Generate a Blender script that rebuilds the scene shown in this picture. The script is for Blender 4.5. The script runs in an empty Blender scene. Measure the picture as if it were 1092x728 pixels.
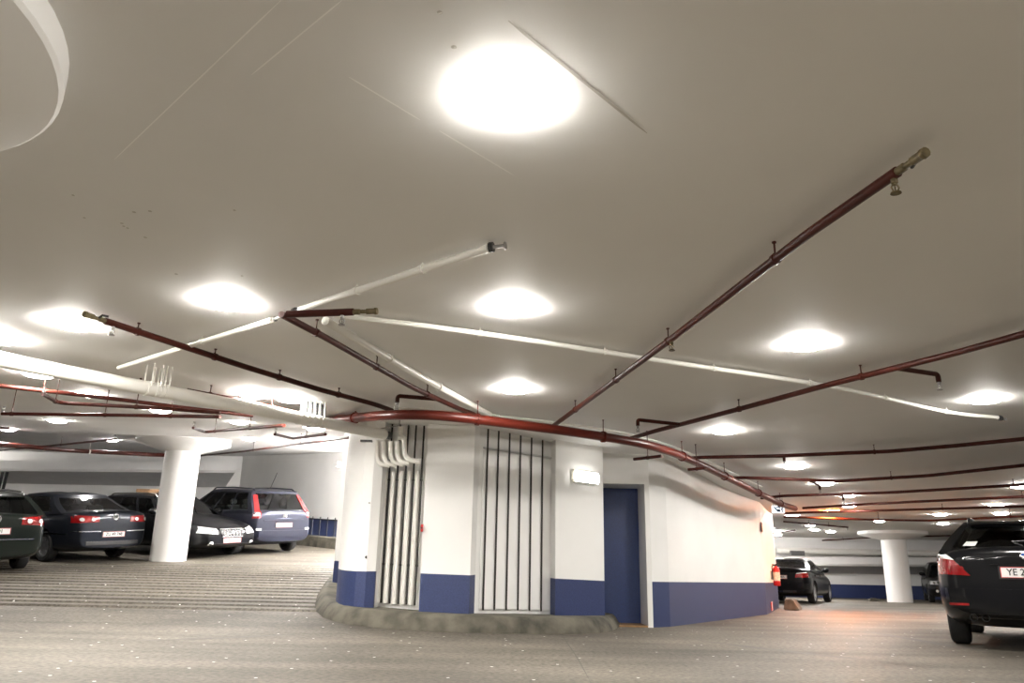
import bpy, bmesh, math, random
from mathutils import Vector, Matrix
from mathutils.bvhtree import BVHTree
random.seed(7)
SC = bpy.context.scene
COL = SC.collection
# ------------------------------------------------------------------ camera model
FPX = 830.0
PITCH = math.atan(248 / 830.0)
ROLL = math.radians(1.2)
EYE = Vector((0, 0, .71))
_f = Vector((0, math.cos(PITCH), math.sin(PITCH)))
_r0 = Vector((1, 0, 0)); _u0 = _r0.cross(_f)
_r = _r0 * math.cos(ROLL) + _u0 * math.sin(ROLL)
_u = _u0 * math.cos(ROLL) - _r0 * math.sin(ROLL)
cam = bpy.data.cameras.new('camera'); cam.sensor_fit = 'HORIZONTAL'; cam.sensor_width = 36
cam.lens = FPX / 1092 * 36; cam.clip_start = .05; cam.clip_end = 200
camo = bpy.data.objects.new('camera', cam); COL.objects.link(camo)
M = Matrix((_r, _u, -_f)).transposed().to_4x4(); M.translation = EYE
camo.matrix_world = M
SC.camera = camo

def ss(a, b, x):
    t = max(0., min(1., (x - a) / (b - a))); return t * t * (3 - 2 * t)
def sp(t, w): return (math.sqrt(t * t + w * w) + t) / 2
def floor_z(x, y):
    return .095 * sp(y - 9.5, .8) * ss(1.4, -1.0, x) * ss(-4, 6, y)
def ceil_z(x, y):
    yc = max(7.6, min(9.8, 9.6 + .65 * (x + 1.35)))
    return 2.55 + .1 * sp(y - yc, .25) * ss(.6, -1.2, x) * ss(0, 5, y) - .2 * ss(2, 5, x) * ss(9, 15, y) * (1 - ss(19, 26, y))
def ray(x, y): return _r * ((x - 546) / FPX) + _u * ((364 - y) / FPX) + _f
def hit(x, y, fn, off):
    d = ray(x, y); t = (fn(0, 9) + off - EYE.z) / d.z
    if t < 0 or t > 80: t = 20
    lo, hi = .3, 60.
    g = lambda t: (EYE.z + d.z * t) - (fn(d.x * t, d.y * t) + off)
    n = 600; prev = g(lo); tp = lo
    for i in range(1, n + 1):
        tt = lo * (hi / lo) ** (i / n); cur = g(tt)
        if prev * cur <= 0:
            a, b = tp, tt
            for _ in range(40):
                m = (a + b) / 2
                if g(a) * g(m) <= 0: b = m
                else: a = m
            return EYE + d * a
        prev, tp = cur, tt
    return EYE + d * t
def CP(x, y, drop): return hit(x, y, ceil_z, -drop)      # a point hung below the ceiling
def FP(x, y, up=0): return hit(x, y, floor_z, up)        # a point over the floor
def YP(x, y, Y):
    d = ray(x, y); return EYE + d * (Y / d.y)
def ZP(x, y, z):
    d = ray(x, y); return EYE + d * ((z - EYE.z) / d.z)

# ------------------------------------------------------------------ materials
def mat(name, col, rough=.5, metal=0., noise=None, emit=None, coat=0., spec=.5, bump=None, tint2=None):
    m = bpy.data.materials.new(name); m.use_nodes = True
    nt = m.node_tree; b = nt.nodes['Principled BSDF']
    b.inputs['Base Color'].default_value = (*col, 1); b.inputs['Roughness'].default_value = rough
    b.inputs['Metallic'].default_value = metal; b.inputs['Coat Weight'].default_value = coat
    b.inputs['Coat Roughness'].default_value = .04
    b.inputs['Specular IOR Level'].default_value = spec
    if emit:
        b.inputs['Emission Color'].default_value = (*emit[0], 1); b.inputs['Emission Strength'].default_value = emit[1]
    if noise or bump:
        tc = nt.nodes.new('ShaderNodeTexCoord')
        n = nt.nodes.new('ShaderNodeTexNoise'); n.inputs['Scale'].default_value = (noise or bump)[0]; n.inputs['Detail'].default_value = 6
        nt.links.new(tc.outputs['Object'], n.inputs['Vector'])
        if noise:
            r = nt.nodes.new('ShaderNodeValToRGB'); k = noise[1]
            c2 = tint2 or tuple(c * (1 - k) for c in col)
            r.color_ramp.elements[0].color = (*c2, 1); r.color_ramp.elements[0].position = .3
            r.color_ramp.elements[1].color = (*col, 1); r.color_ramp.elements[1].position = .62
            nt.links.new(n.outputs['Fac'], r.inputs['Fac']); nt.links.new(r.outputs['Color'], b.inputs['Base Color'])
        if bump:
            n2 = nt.nodes.new('ShaderNodeTexNoise'); n2.inputs['Scale'].default_value = bump[0]; n2.inputs['Detail'].default_value = 5
            nt.links.new(tc.outputs['Object'], n2.inputs['Vector'])
            bu = nt.nodes.new('ShaderNodeBump'); bu.inputs['Strength'].default_value = bump[1]; bu.inputs['Distance'].default_value = .02
            nt.links.new(n2.outputs['Fac'], bu.inputs['Height']); nt.links.new(bu.outputs['Normal'], b.inputs['Normal'])
    return m

WHITE = mat('white_wall_paint', (.84, .83, .81), .55, noise=(1.3, .05))
CEIL = mat('ceiling_paint', (.84, .83, .815), .65, noise=(.35, .1))
BLUE = mat('blue_wall_paint', (.030, .046, .135), .45, noise=(60, .3), bump=(90, .25))
DOORB = mat('blue_door_paint', (.010, .034, .15), .4, noise=(70, .35), bump=(120, .15))
GREY = mat('grey_rail_and_shade', (.58, .575, .57), .6, noise=(3, .08))  # grey of the wall rail; on the beams it paints the underside's shade
PIPEW = mat('white_pipe_paint', (.80, .78, .73), .35)
PIPER = mat('red_pipe_paint', (.10, .012, .006), .38, noise=(5, .3), spec=.35)
PIPEB = mat('dark_grey_pipe_paint', (.030, .027, .024), .45, spec=.3)
PIPED = mat('dark_red_pipe_paint', (.055, .010, .006), .45, noise=(6, .4), spec=.22)
STEEL = mat('galvanised_steel', (.32, .31, .30), .4, .8)
BLACK = mat('black_plastic', (.012, .012, .013), .45)
BRASS = mat('tarnished_brass', (.17, .135, .075), .45, .5, noise=(30, .5), spec=.3)
RED = mat('signal_red', (.55, .012, .010), .3)
SIGNW = mat('sign_white', (.85, .85, .85), .4)
SIGNB = mat('sign_dark_blue', (.01, .04, .10), .4)
LAMP = mat('lamp_diffuser', (.9, .9, .88), .4, emit=((1., .965, .905), 105))
EMLAMP = mat('emergency_diffuser', (.9, .9, .88), .4, emit=((1., .98, .93), 4))
LAMP2 = mat('bright_lamp_diffuser', (.9, .9, .88), .4, emit=((1., .965, .93), 130))
WARM = mat('warm_lamp_diffuser', (.9, .6, .4), .4, emit=((1., .28, .06), 400))
EXITM = mat('exit_sign_panel', (.85, .88, .9), .4, emit=((.9, .95, 1), .5))
CONC = mat('kerb_concrete', (.13, .117, .09), .85, noise=(3.6, .6), bump=(14, .4), tint2=(.035, .033, .024))
RUBBER = mat('tyre_rubber', (.010, .010, .010), .75)
ALLOY = mat('alloy_rim', (.50, .50, .51), .28, .9)
CHROME = mat('chrome', (.75, .75, .76), .12, 1.)
TAILR = mat('red_tail_lens', (.24, .005, .006), .12, coat=.6)
LENSW = mat('clear_lens', (.80, .80, .80), .1, coat=1.)
PLATEM = mat('plate_white', (.78, .78, .77), .35)
INK = mat('plate_black_ink', (.01, .01, .01), .5)
SEATM = mat('seat_fabric', (.03, .03, .032), .8)
CARDB = mat('brown_cardboard', (.30, .17, .085), .8, noise=(8, .3))
BADGEB = mat('badge_blue', (.02, .08, .35), .3)
PAINTS = {
    'black': mat('black_car_paint', (.006, .006, .007), .28, coat=.35, spec=.08),
    'green_black': mat('green_black_car_paint', (.010, .013, .011), .28, coat=.35, spec=.08),
    'navy': mat('navy_car_paint', (.013, .015, .021), .3, .3, coat=.35, spec=.08),
    'blue_grey': mat('blue_grey_car_paint', (.027, .029, .043), .32, .5, coat=.35, spec=.08),
    'silver': mat('silver_car_paint', (.42, .43, .45), .3, .7, coat=.35, spec=.08),
}
def glass_mat():
    m = bpy.data.materials.new('tinted_car_glass'); m.use_nodes = True; nt = m.node_tree
    for n in list(nt.nodes): nt.nodes.remove(n)
    o = nt.nodes.new('ShaderNodeOutputMaterial'); mx = nt.nodes.new('ShaderNodeMixShader')
    t = nt.nodes.new('ShaderNodeBsdfTransparent'); t.inputs[0].default_value = (.52, .56, .54, 1)
    g = nt.nodes.new('ShaderNodeBsdfGlossy'); g.inputs['Roughness'].default_value = .03
    f = nt.nodes.new('ShaderNodeFresnel'); f.inputs['IOR'].default_value = 1.5
    nt.links.new(f.outputs[0], mx.inputs[0]); nt.links.new(t.outputs[0], mx.inputs[1]); nt.links.new(g.outputs[0], mx.inputs[2])
    nt.links.new(mx.outputs[0], o.inputs[0]); return m
GLASS = glass_mat()

def floor_mat():
    m = bpy.data.materials.new('worn_concrete_floor'); m.use_nodes = True; nt = m.node_tree; b = nt.nodes['Principled BSDF']
    N = nt.nodes.new; L = nt.links.new
    tc = N('ShaderNodeTexCoord')
    def noise(scale, det, vec=None, sc=None):
        n = N('ShaderNodeTexNoise'); n.inputs['Scale'].default_value = scale; n.inputs['Detail'].default_value = det
        if sc:
            mp = N('ShaderNodeMapping'); mp.inputs['Scale'].default_value = sc; L(tc.outputs['Object'], mp.inputs[0]); L(mp.outputs[0], n.inputs['Vector'])
        else: L(tc.outputs['Object'], n.inputs['Vector'])
        return n
    def ramp(src, stops):
        r = N('ShaderNodeValToRGB'); e = r.color_ramp.elements
        e[0].position, e[0].color = stops[0][0], (*stops[0][1], 1); e[1].position, e[1].color = stops[-1][0], (*stops[-1][1], 1)
        for p, c in stops[1:-1]:
            k = e.new(p); k.color = (*c, 1)
        L(src, r.inputs['Fac']); return r
    def mul(a, bb, fac):
        x = N('ShaderNodeMix'); x.data_type = 'RGBA'; x.blend_type = 'MULTIPLY'; x.inputs['Factor'].default_value = fac
        L(a, x.inputs[6]); L(bb, x.inputs[7]); return x.outputs[2]
    big = ramp(noise(.45, 5).outputs['Fac'], [(.3, (.086, .075, .059)), (.5, (.138, .122, .097)), (.72, (.19, .169, .136))])
    tracks = ramp(noise(.9, 4, sc=(.25, 1.6, 1)).outputs['Fac'], [(.36, (.5, .48, .46)), (.58, (1, 1, 1))])
    grain = ramp(noise(24, 6).outputs['Fac'], [(.34, (.42, .41, .39)), (.6, (1.25, 1.25, 1.25))])
    c = mul(big.outputs[0], tracks.outputs[0], .8); c = mul(c, grain.outputs[0], .8)
    v = N('ShaderNodeTexVoronoi'); v.voronoi_dimensions = '2D'; v.inputs['Scale'].default_value = 1.9; L(tc.outputs['Object'], v.inputs['Vector'])
    sp_ = N('ShaderNodeMath'); sp_.operation = 'LESS_THAN'; sp_.inputs[1].default_value = .024; L(v.outputs['Distance'], sp_.inputs[0])
    gt = N('ShaderNodeMath'); gt.operation = 'GREATER_THAN'; gt.inputs[1].default_value = .47; L(noise(1.1, 3).outputs['Fac'], gt.inputs[0])
    an = N('ShaderNodeMath'); an.operation = 'MULTIPLY'; L(gt.outputs[0], an.inputs[0]); L(sp_.outputs[0], an.inputs[1])
    mx = N('ShaderNodeMix'); mx.data_type = 'RGBA'; L(an.outputs[0], mx.inputs['Factor']); L(c, mx.inputs[6]); mx.inputs[7].default_value = (.85, .83, .8, 1)
    L(mx.outputs[2], b.inputs['Base Color'])
    b.inputs['Roughness'].default_value = .62; b.inputs['Specular IOR Level'].default_value = .35
    bu = N('ShaderNodeBump'); bu.inputs['Strength'].default_value = .35; bu.inputs['Distance'].default_value = .01
    L(noise(45, 5).outputs['Fac'], bu.inputs['Height']); L(bu.outputs[0], b.inputs['Normal'])
    return m
FLOOR = floor_mat()

# ------------------------------------------------------------------ mesh helpers
def obj(name, bm, m, parent=None, smooth=None):
    bmesh.ops.recalc_face_normals(bm, faces=bm.faces[:])
    me = bpy.data.meshes.new(name); bm.to_mesh(me); bm.free()
    for k in (m if isinstance(m, (list, tuple)) else [m]): me.materials.append(k)
    if smooth is not None:
        me.polygons.foreach_set('use_smooth', [True] * len(me.polygons)); me.set_sharp_from_angle(angle=math.radians(smooth))
    o = bpy.data.objects.new(name, me); COL.objects.link(o)
    if parent: o.parent = parent
    return o
def tag(o, label=None, cat=None, group=None, kind=None):
    if label: o['label'] = label
    if cat: o['category'] = cat
    if group: o['group'] = group
    if kind: o['kind'] = kind
    return o
def empty(name, loc=(0, 0, 0)):
    o = bpy.data.objects.new(name, None); COL.objects.link(o); o.location = loc; o.empty_display_size = .1; return o
def box(bm, lo, hi, mi=0, mtx=None):
    vs = []
    for x in (lo[0], hi[0]):
        for y in (lo[1], hi[1]):
            for z in (lo[2], hi[2]):
                p = Vector((x, y, z)); vs.append(bm.verts.new(mtx @ p if mtx else p))
    for q in ((0, 1, 3, 2), (4, 6, 7, 5), (0, 4, 5, 1), (2, 3, 7, 6), (0, 2, 6, 4), (1, 5, 7, 3)):
        f = bm.faces.new([vs[i] for i in q]); f.material_index = mi
def fillet(pts, r=.1, n=5):
    out = [pts[0]]
    for i in range(1, len(pts) - 1):
        a, b, c = pts[i - 1], pts[i], pts[i + 1]
        d1, d2 = (a - b), (c - b); l = min(d1.length, d2.length) * .45
        rr = min(r, l); p, q = b + d1.normalized() * rr, b + d2.normalized() * rr
        for k in range(n + 1):
            t = k / n; out.append(p * (1 - t) ** 2 + b * 2 * t * (1 - t) + q * t * t)
    out.append(pts[-1]); return out
def tube(bm, pts, r, n=12, mi=0, caps=True):
    rings = []; prev = None
    for i, p in enumerate(pts):
        t = (pts[min(i + 1, len(pts) - 1)] - pts[max(i - 1, 0)]).normalized()
        if prev is None: a = t.orthogonal().normalized()
        else:
            a = prev - t * prev.dot(t)
            a = a.normalized() if a.length > 1e-6 else t.orthogonal().normalized()
        prev = a; b = t.cross(a); rad = r[i] if isinstance(r, (list, tuple)) else r
        rings.append([bm.verts.new(p + (a * math.cos(2 * math.pi * k / n) + b * math.sin(2 * math.pi * k / n)) * rad) for k in range(n)])
    for A, B in zip(rings, rings[1:]):
        for k in range(n):
            f = bm.faces.new((A[k], A[(k + 1) % n], B[(k + 1) % n], B[k])); f.material_index = mi
    if caps:
        bm.faces.new(rings[0][::-1]).material_index = mi; bm.faces.new(rings[-1]).material_index = mi
def lathe(bm, prof, c=(0, 0, 0), n=24, axis=2, mi=0):
    c = Vector(c); rings = []
    for r, h in prof:
        ring = []
        for k in range(n if r > 1e-5 else 1):
            a = 2 * math.pi * k / n; u, v = r * math.cos(a), r * math.sin(a)
            ring.append(bm.verts.new(c + Vector((u, v, h) if axis == 2 else (u, h, v) if axis == 1 else (h, u, v))))
        rings.append(ring)
    for A, B in zip(rings, rings[1:]):
        for k in range(n):
            if len(A) == 1 and len(B) == 1: continue
            if len(A) == 1: f = bm.faces.new((A[0], B[k], B[(k + 1) % n]))
            elif len(B) == 1: f = bm.faces.new((A[k], A[(k + 1) % n], B[0]))
            else: f = bm.faces.new((A[k], A[(k + 1) % n], B[(k + 1) % n], B[k]))
            f.material_index = mi
def NB(): return bmesh.new()
def eval_mesh(o):
    dg = bpy.context.evaluated_depsgraph_get(); dg.update()
    return bpy.data.meshes.new_from_object(o.evaluated_get(dg))
def text_mesh(body, size, name, m, parent, mtx, depth=.004, sx=1.):
    cu = bpy.data.curves.new('txt', 'FONT'); cu.body = body; cu.size = size; cu.align_x = 'CENTER'; cu.align_y = 'CENTER'; cu.extrude = depth / 2
    cu.offset = size * .012
    t = bpy.data.objects.new('txt', cu); COL.objects.link(t)
    me = eval_mesh(t); bpy.data.objects.remove(t)
    me.transform(Matrix.Diagonal((sx, 1, 1, 1))); me.transform(mtx); me.materials.clear(); me.materials.append(m)
    o = bpy.data.objects.new(name, me); COL.objects.link(o); o.parent = parent; return o

# ------------------------------------------------------------------ the shell
def frange(a, b, st):
    n = max(1, round((b - a) / st)); return [a + (b - a) * i / n for i in range(n + 1)]
XS = frange(-34, -16, 2) + frange(-15.5, -2.7, .8) + frange(-2.6, 8, .2) + frange(8.5, 44, 1.5)
YF = frange(-9, 8, 1.0) + frange(8.25, 10.75, .25) + frange(10.8, 17.8, .045) + frange(18, 40, .5)
def rib(x, y):
    w = ss(-2.2, -2.5, x) * ss(10.9, 11.1, y) * (1 - ss(17.2, 17.7, y))
    return -.035 * w * (1 if (y % .40) < .14 else 0)
bm = NB()
g = [[bm.verts.new((x, y, floor_z(x, y) + rib(x, y))) for x in XS] for y in YF]
for j in range(len(YF) - 1):
    for i in range(len(XS) - 1): bm.faces.new((g[j][i], g[j][i + 1], g[j + 1][i + 1], g[j + 1][i]))
tag(obj('floor', bm, FLOOR, smooth=20), 'worn grey brown concrete garage floor with a ribbed ramp', kind='structure')
FL = bpy.data.objects['floor']
MARK = mat('tyre_mark', (.085, .075, .062), .6, noise=(9, .35)); JOINT = mat('floor_joint', (.075, .068, .055), .7)
def ribbon(name, px, w, m, n=30):
    P = [FP(*q) for q in px]; P = fillet(P, 1.2, 8); bm = NB(); rows = []
    D = []
    for a, b in zip(P, P[1:]):
        k = max(1, int((b - a).length / .25)); D += [a.lerp(b, i / k) for i in range(k)]
    D.append(P[-1])
    for i, p in enumerate(D):
        t = D[min(i + 1, len(D) - 1)] - D[max(i - 1, 0)]; nn = Vector((-t.y, t.x)).normalized(); e_ = min(1, 4 * i / len(D) + .15, 4 * (len(D) - 1 - i) / len(D) + .15)
        rows.append([bm.verts.new((p.x + nn.x * w * s_ * e_, p.y + nn.y * w * s_ * e_, floor_z(p.x + nn.x * w * s_, p.y + nn.y * w * s_) + .003)) for s_ in (-.5, .5)])
    for A_, B_ in zip(rows, rows[1:]): bm.faces.new((A_[0], B_[0], B_[1], A_[1]))
    obj(name, bm, m, FL)
ribbon('tyre_mark', [(740, 682), (800, 690), (880, 699), (1000, 712)], .12, MARK)
ribbon('tyre_mark', [(120, 684), (220, 681), (320, 676)], .11, MARK)
ribbon('tyre_mark', [(860, 668), (930, 674), (1020, 690), (1092, 700)], .16, MARK)
ribbon('floor_joint', [(600, 678), (615, 700), (630, 728)], .012, JOINT)
YC = frange(-9, 6, 1.0) + frange(6.2, 12, .2) + frange(12.5, 40, .5)
bm = NB()
g = [[bm.verts.new((x, y, ceil_z(x, y))) for x in XS] for y in YC]
for j in range(len(YC) - 1):
    for i in range(len(XS) - 1): bm.faces.new((g[j][i], g[j + 1][i], g[j + 1][i + 1], g[j][i + 1]))
ceiling = tag(obj('ceiling', bm, CEIL, smooth=40), 'low painted concrete ceiling hung with pipes and lamps', kind='structure')
SEAML = mat('ceiling_seam_paint', (.98, .97, .95), .5)
SEAMD = mat('ceiling_seam_dark', (.52, .49, .45), .6)
for a, b, m, r in (((372, 82), (448, 128), SEAML, .004), ((468, 139), (548, 187), SEAML, .004), ((300, 0), (122, 170), SEAML, .003), ((365, 0), (268, 80), SEAML, .003), ((542, 22), (690, 142), SEAMD, .006)):
    bm = NB(); p, q = CP(*a, .0012), CP(*b, .0012); d = (q - p).normalized(); k = d.cross(Vector((0, 0, 1))) * r
    V_ = [[bm.verts.new(p.lerp(q, t) + k * sg * (1 if 0 < t < 1 else .3)) for sg in (-1, 1)] for t in (0, .1, .9, 1)]
    for A_, B_ in zip(V_, V_[1:]): bm.faces.new((A_[0], A_[1], B_[1], B_[0]))
    obj('seam', bm, m, ceiling)
for a in ((130, 238), (136, 243), (188, 292), (132, 241), (484, 50), (469, 13), (78, 208), (143, 226), (90, 232), (160, 225), (250, 224), (258, 294), (155, 253)):
    p = CP(*a, .002); bm = NB(); lathe(bm, [(0, -.003), (random.uniform(.008, .014), -.001), (0, .004)], p, 8); obj('fixing_hole', bm, SEAMD, ceiling)

def wall(name, pts, blue=None, label='', z0=None, z1=None, mats=(WHITE, BLUE), smooth=None):
    bm = NB(); P = []
    for a, b in zip(pts, pts[1:]):
        n = max(1, int((Vector(b) - Vector(a)).length / .6))
        P += [Vector(a).lerp(Vector(b), k / n) for k in range(n)]
    P.append(Vector(pts[-1])); rows = []
    for p in P:
        zb = floor_z(p.x, p.y) - .06 if z0 is None else z0(p.x, p.y); zt = ceil_z(p.x, p.y) + .03 if z1 is None else z1(p.x, p.y)
        zz = [zb, blue(p.x, p.y), zt] if blue else [zb, zt]
        rows.append([bm.verts.new((p.x, p.y, z)) for z in zz])
    for A, B in zip(rows, rows[1:]):
        for k in range(len(A) - 1):
            f = bm.faces.new((A[k], B[k], B[k + 1], A[k + 1])); f.material_index = 1 if (blue and k == 0) else 0
    return tag(obj(name, bm, mats, smooth=smooth), label, kind='structure')

KT = .18
def core_blue(x, y): return .645 + .62 * floor_z(x, y)
def v2(p): return Vector((p.x, p.y))
bp0, bp1 = v2(FP(354, 626, .1)), v2(FP(362, 627, .1))
p1 = [v2(FP(x, y, KT)) for x, y in ((358, 640.5), (361, 643), (367, 645), (377, 646.3), (388, 646.6), (398, 646))]
p2l, p2r = v2(FP(446.5, 650, KT)), v2(FP(500, 653, KT))
p3l, p3r = v2(FP(592, 654.5, KT)), v2(FP(645, 656, KT))
dl = Vector((1.20, 12.10)); fr = v2(FP(696.5, 669)); cor = v2(FP(715, 668)); far = Vector((5.55, 17.5))
endw = v2(FP(831, 648)); 
back = Vector((0, .34))
r1a, r1b = p1[-1] + Vector((.02, .30)), p2l + Vector((.0, .34))
r2a, r2b = p2r + Vector((.055, .22)), p3l + Vector((-.055, .22))
doorL, doorR = Vector((p3r.x - .05, fr.y - .05)), Vector((fr.x - .075, fr.y))
rev = Vector((.0, .24))
V3 = lambda x, y: Vector((x, y))
wall('wall_core', [V3(-2.3, 24), bp0 + Vector((.5, 3.0)), bp0, bp1, p1[0] + Vector((.1, 1.2)), *p1, p1[-1] + Vector((.004, .05))], core_blue, 'curved white pilaster with a dark blue dado at the ramp corner of the core', smooth=28)
wall('wall_core', [p1[-1] + Vector((.004, .05)), r1a, r1b, p2l + Vector((0, .05))], None, 'white recess behind the risers under the trap pipes')
wall('wall_core', [p2l + Vector((0, .05)), p2l, p2r, r2a], core_blue, 'wide white pilaster with a blue dado between the two pipe recesses')
wall('wall_core', [r2a, r2b], None, 'white recess behind the boards and the grey rail')
wall('wall_core', [r2b, p3l, p3r, Vector((p3r.x, fr.y - .02))], core_blue, 'white pilaster with a blue dado beside the blue door')
wall('wall_core_side', [fr, cor, far, endw, endw + Vector((-.9, .7)), (3, 22.5), (-2.3, 24)], core_blue, 'long white core wall with a blue dado beside the blue door')
# lintel over the door and the door itself
dz = 2.08
wall('wall_over_door', [Vector((p3r.x, fr.y - .02)), fr], None, 'white wall above the blue door', z0=lambda x, y: dz + .06)
door = empty('door_1', (doorL.x, doorL.y, 0)); tag(door, 'dark blue steel door in a white frame set back in the core wall', kind='structure')
door.matrix_world.identity(); door.location = (0, 0, 0)
bm = NB(); box(bm, (doorL.x - .1, fr.y + .62, .025), (doorR.x + .0, fr.y + .67, dz)); obj('door_leaf', bm, DOORB, door)
bm = NB()
box(bm, (doorR.x, fr.y - .03, -.02), (fr.x, fr.y + .02, dz + .06)); box(bm, (doorL.x - .15, fr.y - .035, dz), (doorR.x, fr.y + .02, dz + .06))
obj('frame', bm, mat('door_frame_paint', (.82, .81, .78), .4), door)
bm = NB(); box(bm, (doorR.x, fr.y + .02, -.02), (doorR.x + .05, fr.y + .7, dz)); box(bm, (doorL.x - .15, fr.y + .02, dz), (doorR.x + .05, fr.y + .7, dz + .05))
box(bm, (doorL.x - .2, fr.y + .02, -.02), (doorL.x - .16, fr.y + .7, dz)); obj('reveal', bm, mat('reveal_paint', (.82, .81, .79), .5), door)
bm = NB(); box(bm, (doorL.x - .1, fr.y + .0, -.02), (doorR.x, fr.y + .62, .022)); obj('threshold', bm, mat('oak_threshold', (.30, .17, .07), .5, noise=(9, .3)), door)

# kerb round the core
kpx = [(354, 617), (347, 622), (341, 629), (336, 638), (333.5, 646), (334, 653), (340, 659), (352, 663.5), (370, 666.5), (400, 669.5), (430, 672), (465, 674), (500, 675), (530, 676), (560, 676.3), (590, 676), (620, 676), (642, 675.5), (654, 674.5), (660, 671.5), (661, 667.5)]
ko = [v2(FP(x, y)) for x, y in kpx]
for _ in range(3):
    ko = [ko[0]] + [(ko[i - 1] + ko[i] * 2 + ko[i + 1]) / 4 for i in range(1, len(ko) - 1)] + [ko[-1]]
ctr = Vector((-.6, 14.2)); bm = NB(); rows = []
for i, p in enumerate(ko):
    t = (ko[min(i + 1, len(ko) - 1)] - ko[max(i - 1, 0)]).normalized(); nrm = Vector((-t.y, t.x))
    if nrm.dot(ctr - p) < 0: nrm = -nrm
    f0 = floor_z(p.x, p.y); row = []
    for d, h in ((0, -.05), (.0, .03), (.06, .13), (.10, .168), (.16, KT), (.9, KT + .01)):
        q = p + nrm * d if d < .5 else p.lerp(ctr, .28)
        row.append(bm.verts.new((q.x, q.y, floor_z(q.x, q.y) + h if d < .5 else f0 + h)))
    rows.append(row)
for A, B in zip(rows, rows[1:]):
    for k in range(5): bm.faces.new((A[k], B[k], B[k + 1], A[k + 1]))
bm.faces.new(rows[-1]); bm.faces.new(rows[0][::-1])
tag(obj('kerb', bm, CONC, smooth=50), 'stained rounded concrete kerb along the foot of the core', kind='structure')

# left back wall, soffit and kerb
lw = [Vector((-34, 29)), v2(YP(248, 580, 28.6)), v2(YP(372, 580, 23.2)), Vector((-2.3, 24))]
lb = lambda x, y: floor_z(x, y) + .78
wall('wall_ramp_end', lw, lb, 'white end wall at the top of the ramp')
bm = NB(); A, B = lw[1], lw[2]; d = (B - A).normalized(); n = Vector((d.y, -d.x)); n = n if n.y < 0 else -n
pr = []
for k in range(9):
    p = A.lerp(B, k / 8); fz = floor_z(p.x, p.y)
    pr.append([bm.verts.new((q.x, q.y, z)) for q, z in ((p + n * .35, fz - .05), (p + n * .33, fz + .27), (p + n * .27, fz + .3), (p + n * .0, fz + .3))])
for a, b in zip(pr, pr[1:]):
    for k in range(3): bm.faces.new((a[k], b[k], b[k + 1], a[k + 1]))
bm.faces.new(pr[0]); bm.faces.new(pr[-1][::-1])
tag(obj('kerb_ramp_end', bm, CONC), 'low concrete kerb along the ramp end wall', kind='structure')
rail = empty('guard_rail'); tag(rail, 'thin black rail on the blue dado behind the blue grey people carrier', 'rail')
def wp(px, up, off=.04):
    # on the end wall below the pixel column px
    dr = ray(px, 575); t = Vector((dr.x, dr.y)); den = t.x * d.y - t.y * d.x
    s = (A.x * d.y - A.y * d.x) / den; p = t * s + n * off
    return Vector((p.x, p.y, floor_z(p.x, p.y) + up))
bm = NB(); tube(bm, [wp(322, .79), wp(360, .79)], .02, 8); obj('rail_bar', bm, BLACK, rail)
for px in (333, 341, 349, 357):
    bm = NB(); tube(bm, [wp(px, .302), wp(px, .86)], .016, 8); obj('post', bm, BLACK, rail)

def soffit(name, fl, fr_, bl, br, top, m, label):
    # sloping underside between a front edge and a back edge, with a white fascia
    bm = NB(); up = Vector((0, 0, top)); h = Vector((0, 0, .07))
    fl, fr_, bl, br = map(Vector, (fl, fr_, bl, br)); k = (bl - fl).normalized() * .07
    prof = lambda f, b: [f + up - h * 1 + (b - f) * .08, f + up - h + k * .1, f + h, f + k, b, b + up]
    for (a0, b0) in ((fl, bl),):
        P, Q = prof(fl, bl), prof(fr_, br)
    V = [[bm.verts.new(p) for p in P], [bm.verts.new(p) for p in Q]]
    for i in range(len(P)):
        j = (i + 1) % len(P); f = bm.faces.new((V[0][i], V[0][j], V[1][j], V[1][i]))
        f.material_index = 1 if i in (3,) else 0  # underside face coloured grey for its shade
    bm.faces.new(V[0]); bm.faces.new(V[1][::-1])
    return tag(obj(name, bm, m), label, kind='structure')
yF, yB = 27.0, 28.55
soffit('beam_ramp_end', YP(-60, 501, yF), YP(251, 503.5, yF), YP(-60, 514, yB), YP(240, 519.5, yB), .42, (WHITE, GREY), 'white rounded overhead beam with painted grey shade on its sloping underside at the ramp end')
RY = 36.0
rwl = [Vector((3, 22.5)), Vector((4, RY)), Vector((44, RY)), Vector((44, -9)), Vector((-34, -9)), Vector((-34, 29))]
wall('wall_garage_end', rwl[:3], lambda x, y: .57, 'white end wall with a blue dado behind the parked black cars')
wall('wall_right', rwl[2:4], lambda x, y: .7, 'white outer wall'); wall('wall_rear', rwl[3:5], lambda x, y: .7, 'white wall behind the viewer'); wall('wall_left', rwl[4:], lambda x, y: .7 + floor_z(x, y), 'white outer wall beside the ramp')
soffit('beam_garage_end', YP(842, 602.5, 34.7), YP(1140, 604.5, 34.7), YP(826, 611, RY - .03), YP(1140, 613.5, RY - .03), .43, (WHITE, GREY), 'white overhead beam with painted grey shade on its sloping underside at the garage end')
bm = NB(); a, b = YP(828, 584, 35.3), YP(1000, 586, 35.3); tube(bm, [Vector((a.x, 35.35, 1.95)), Vector((b.x + 9, 35.35, 1.95))], .13, 14)
tag(obj('air_duct', bm, PIPEW, smooth=50), 'round white duct lying on top of the overhead beam at the garage end', 'duct')
gr = empty('vent_grille'); tag(gr, 'small black vent grille in the face of the overhead beam behind the black saloon', 'vent')
c0, c1 = YP(842, 587, 34.62), YP(858, 592.5, 34.62)
bm = NB(); box(bm, (c0.x, 34.56, c1.z), (c1.x, 34.62, c0.z)); obj('frame', bm, STEEL, gr)
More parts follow.
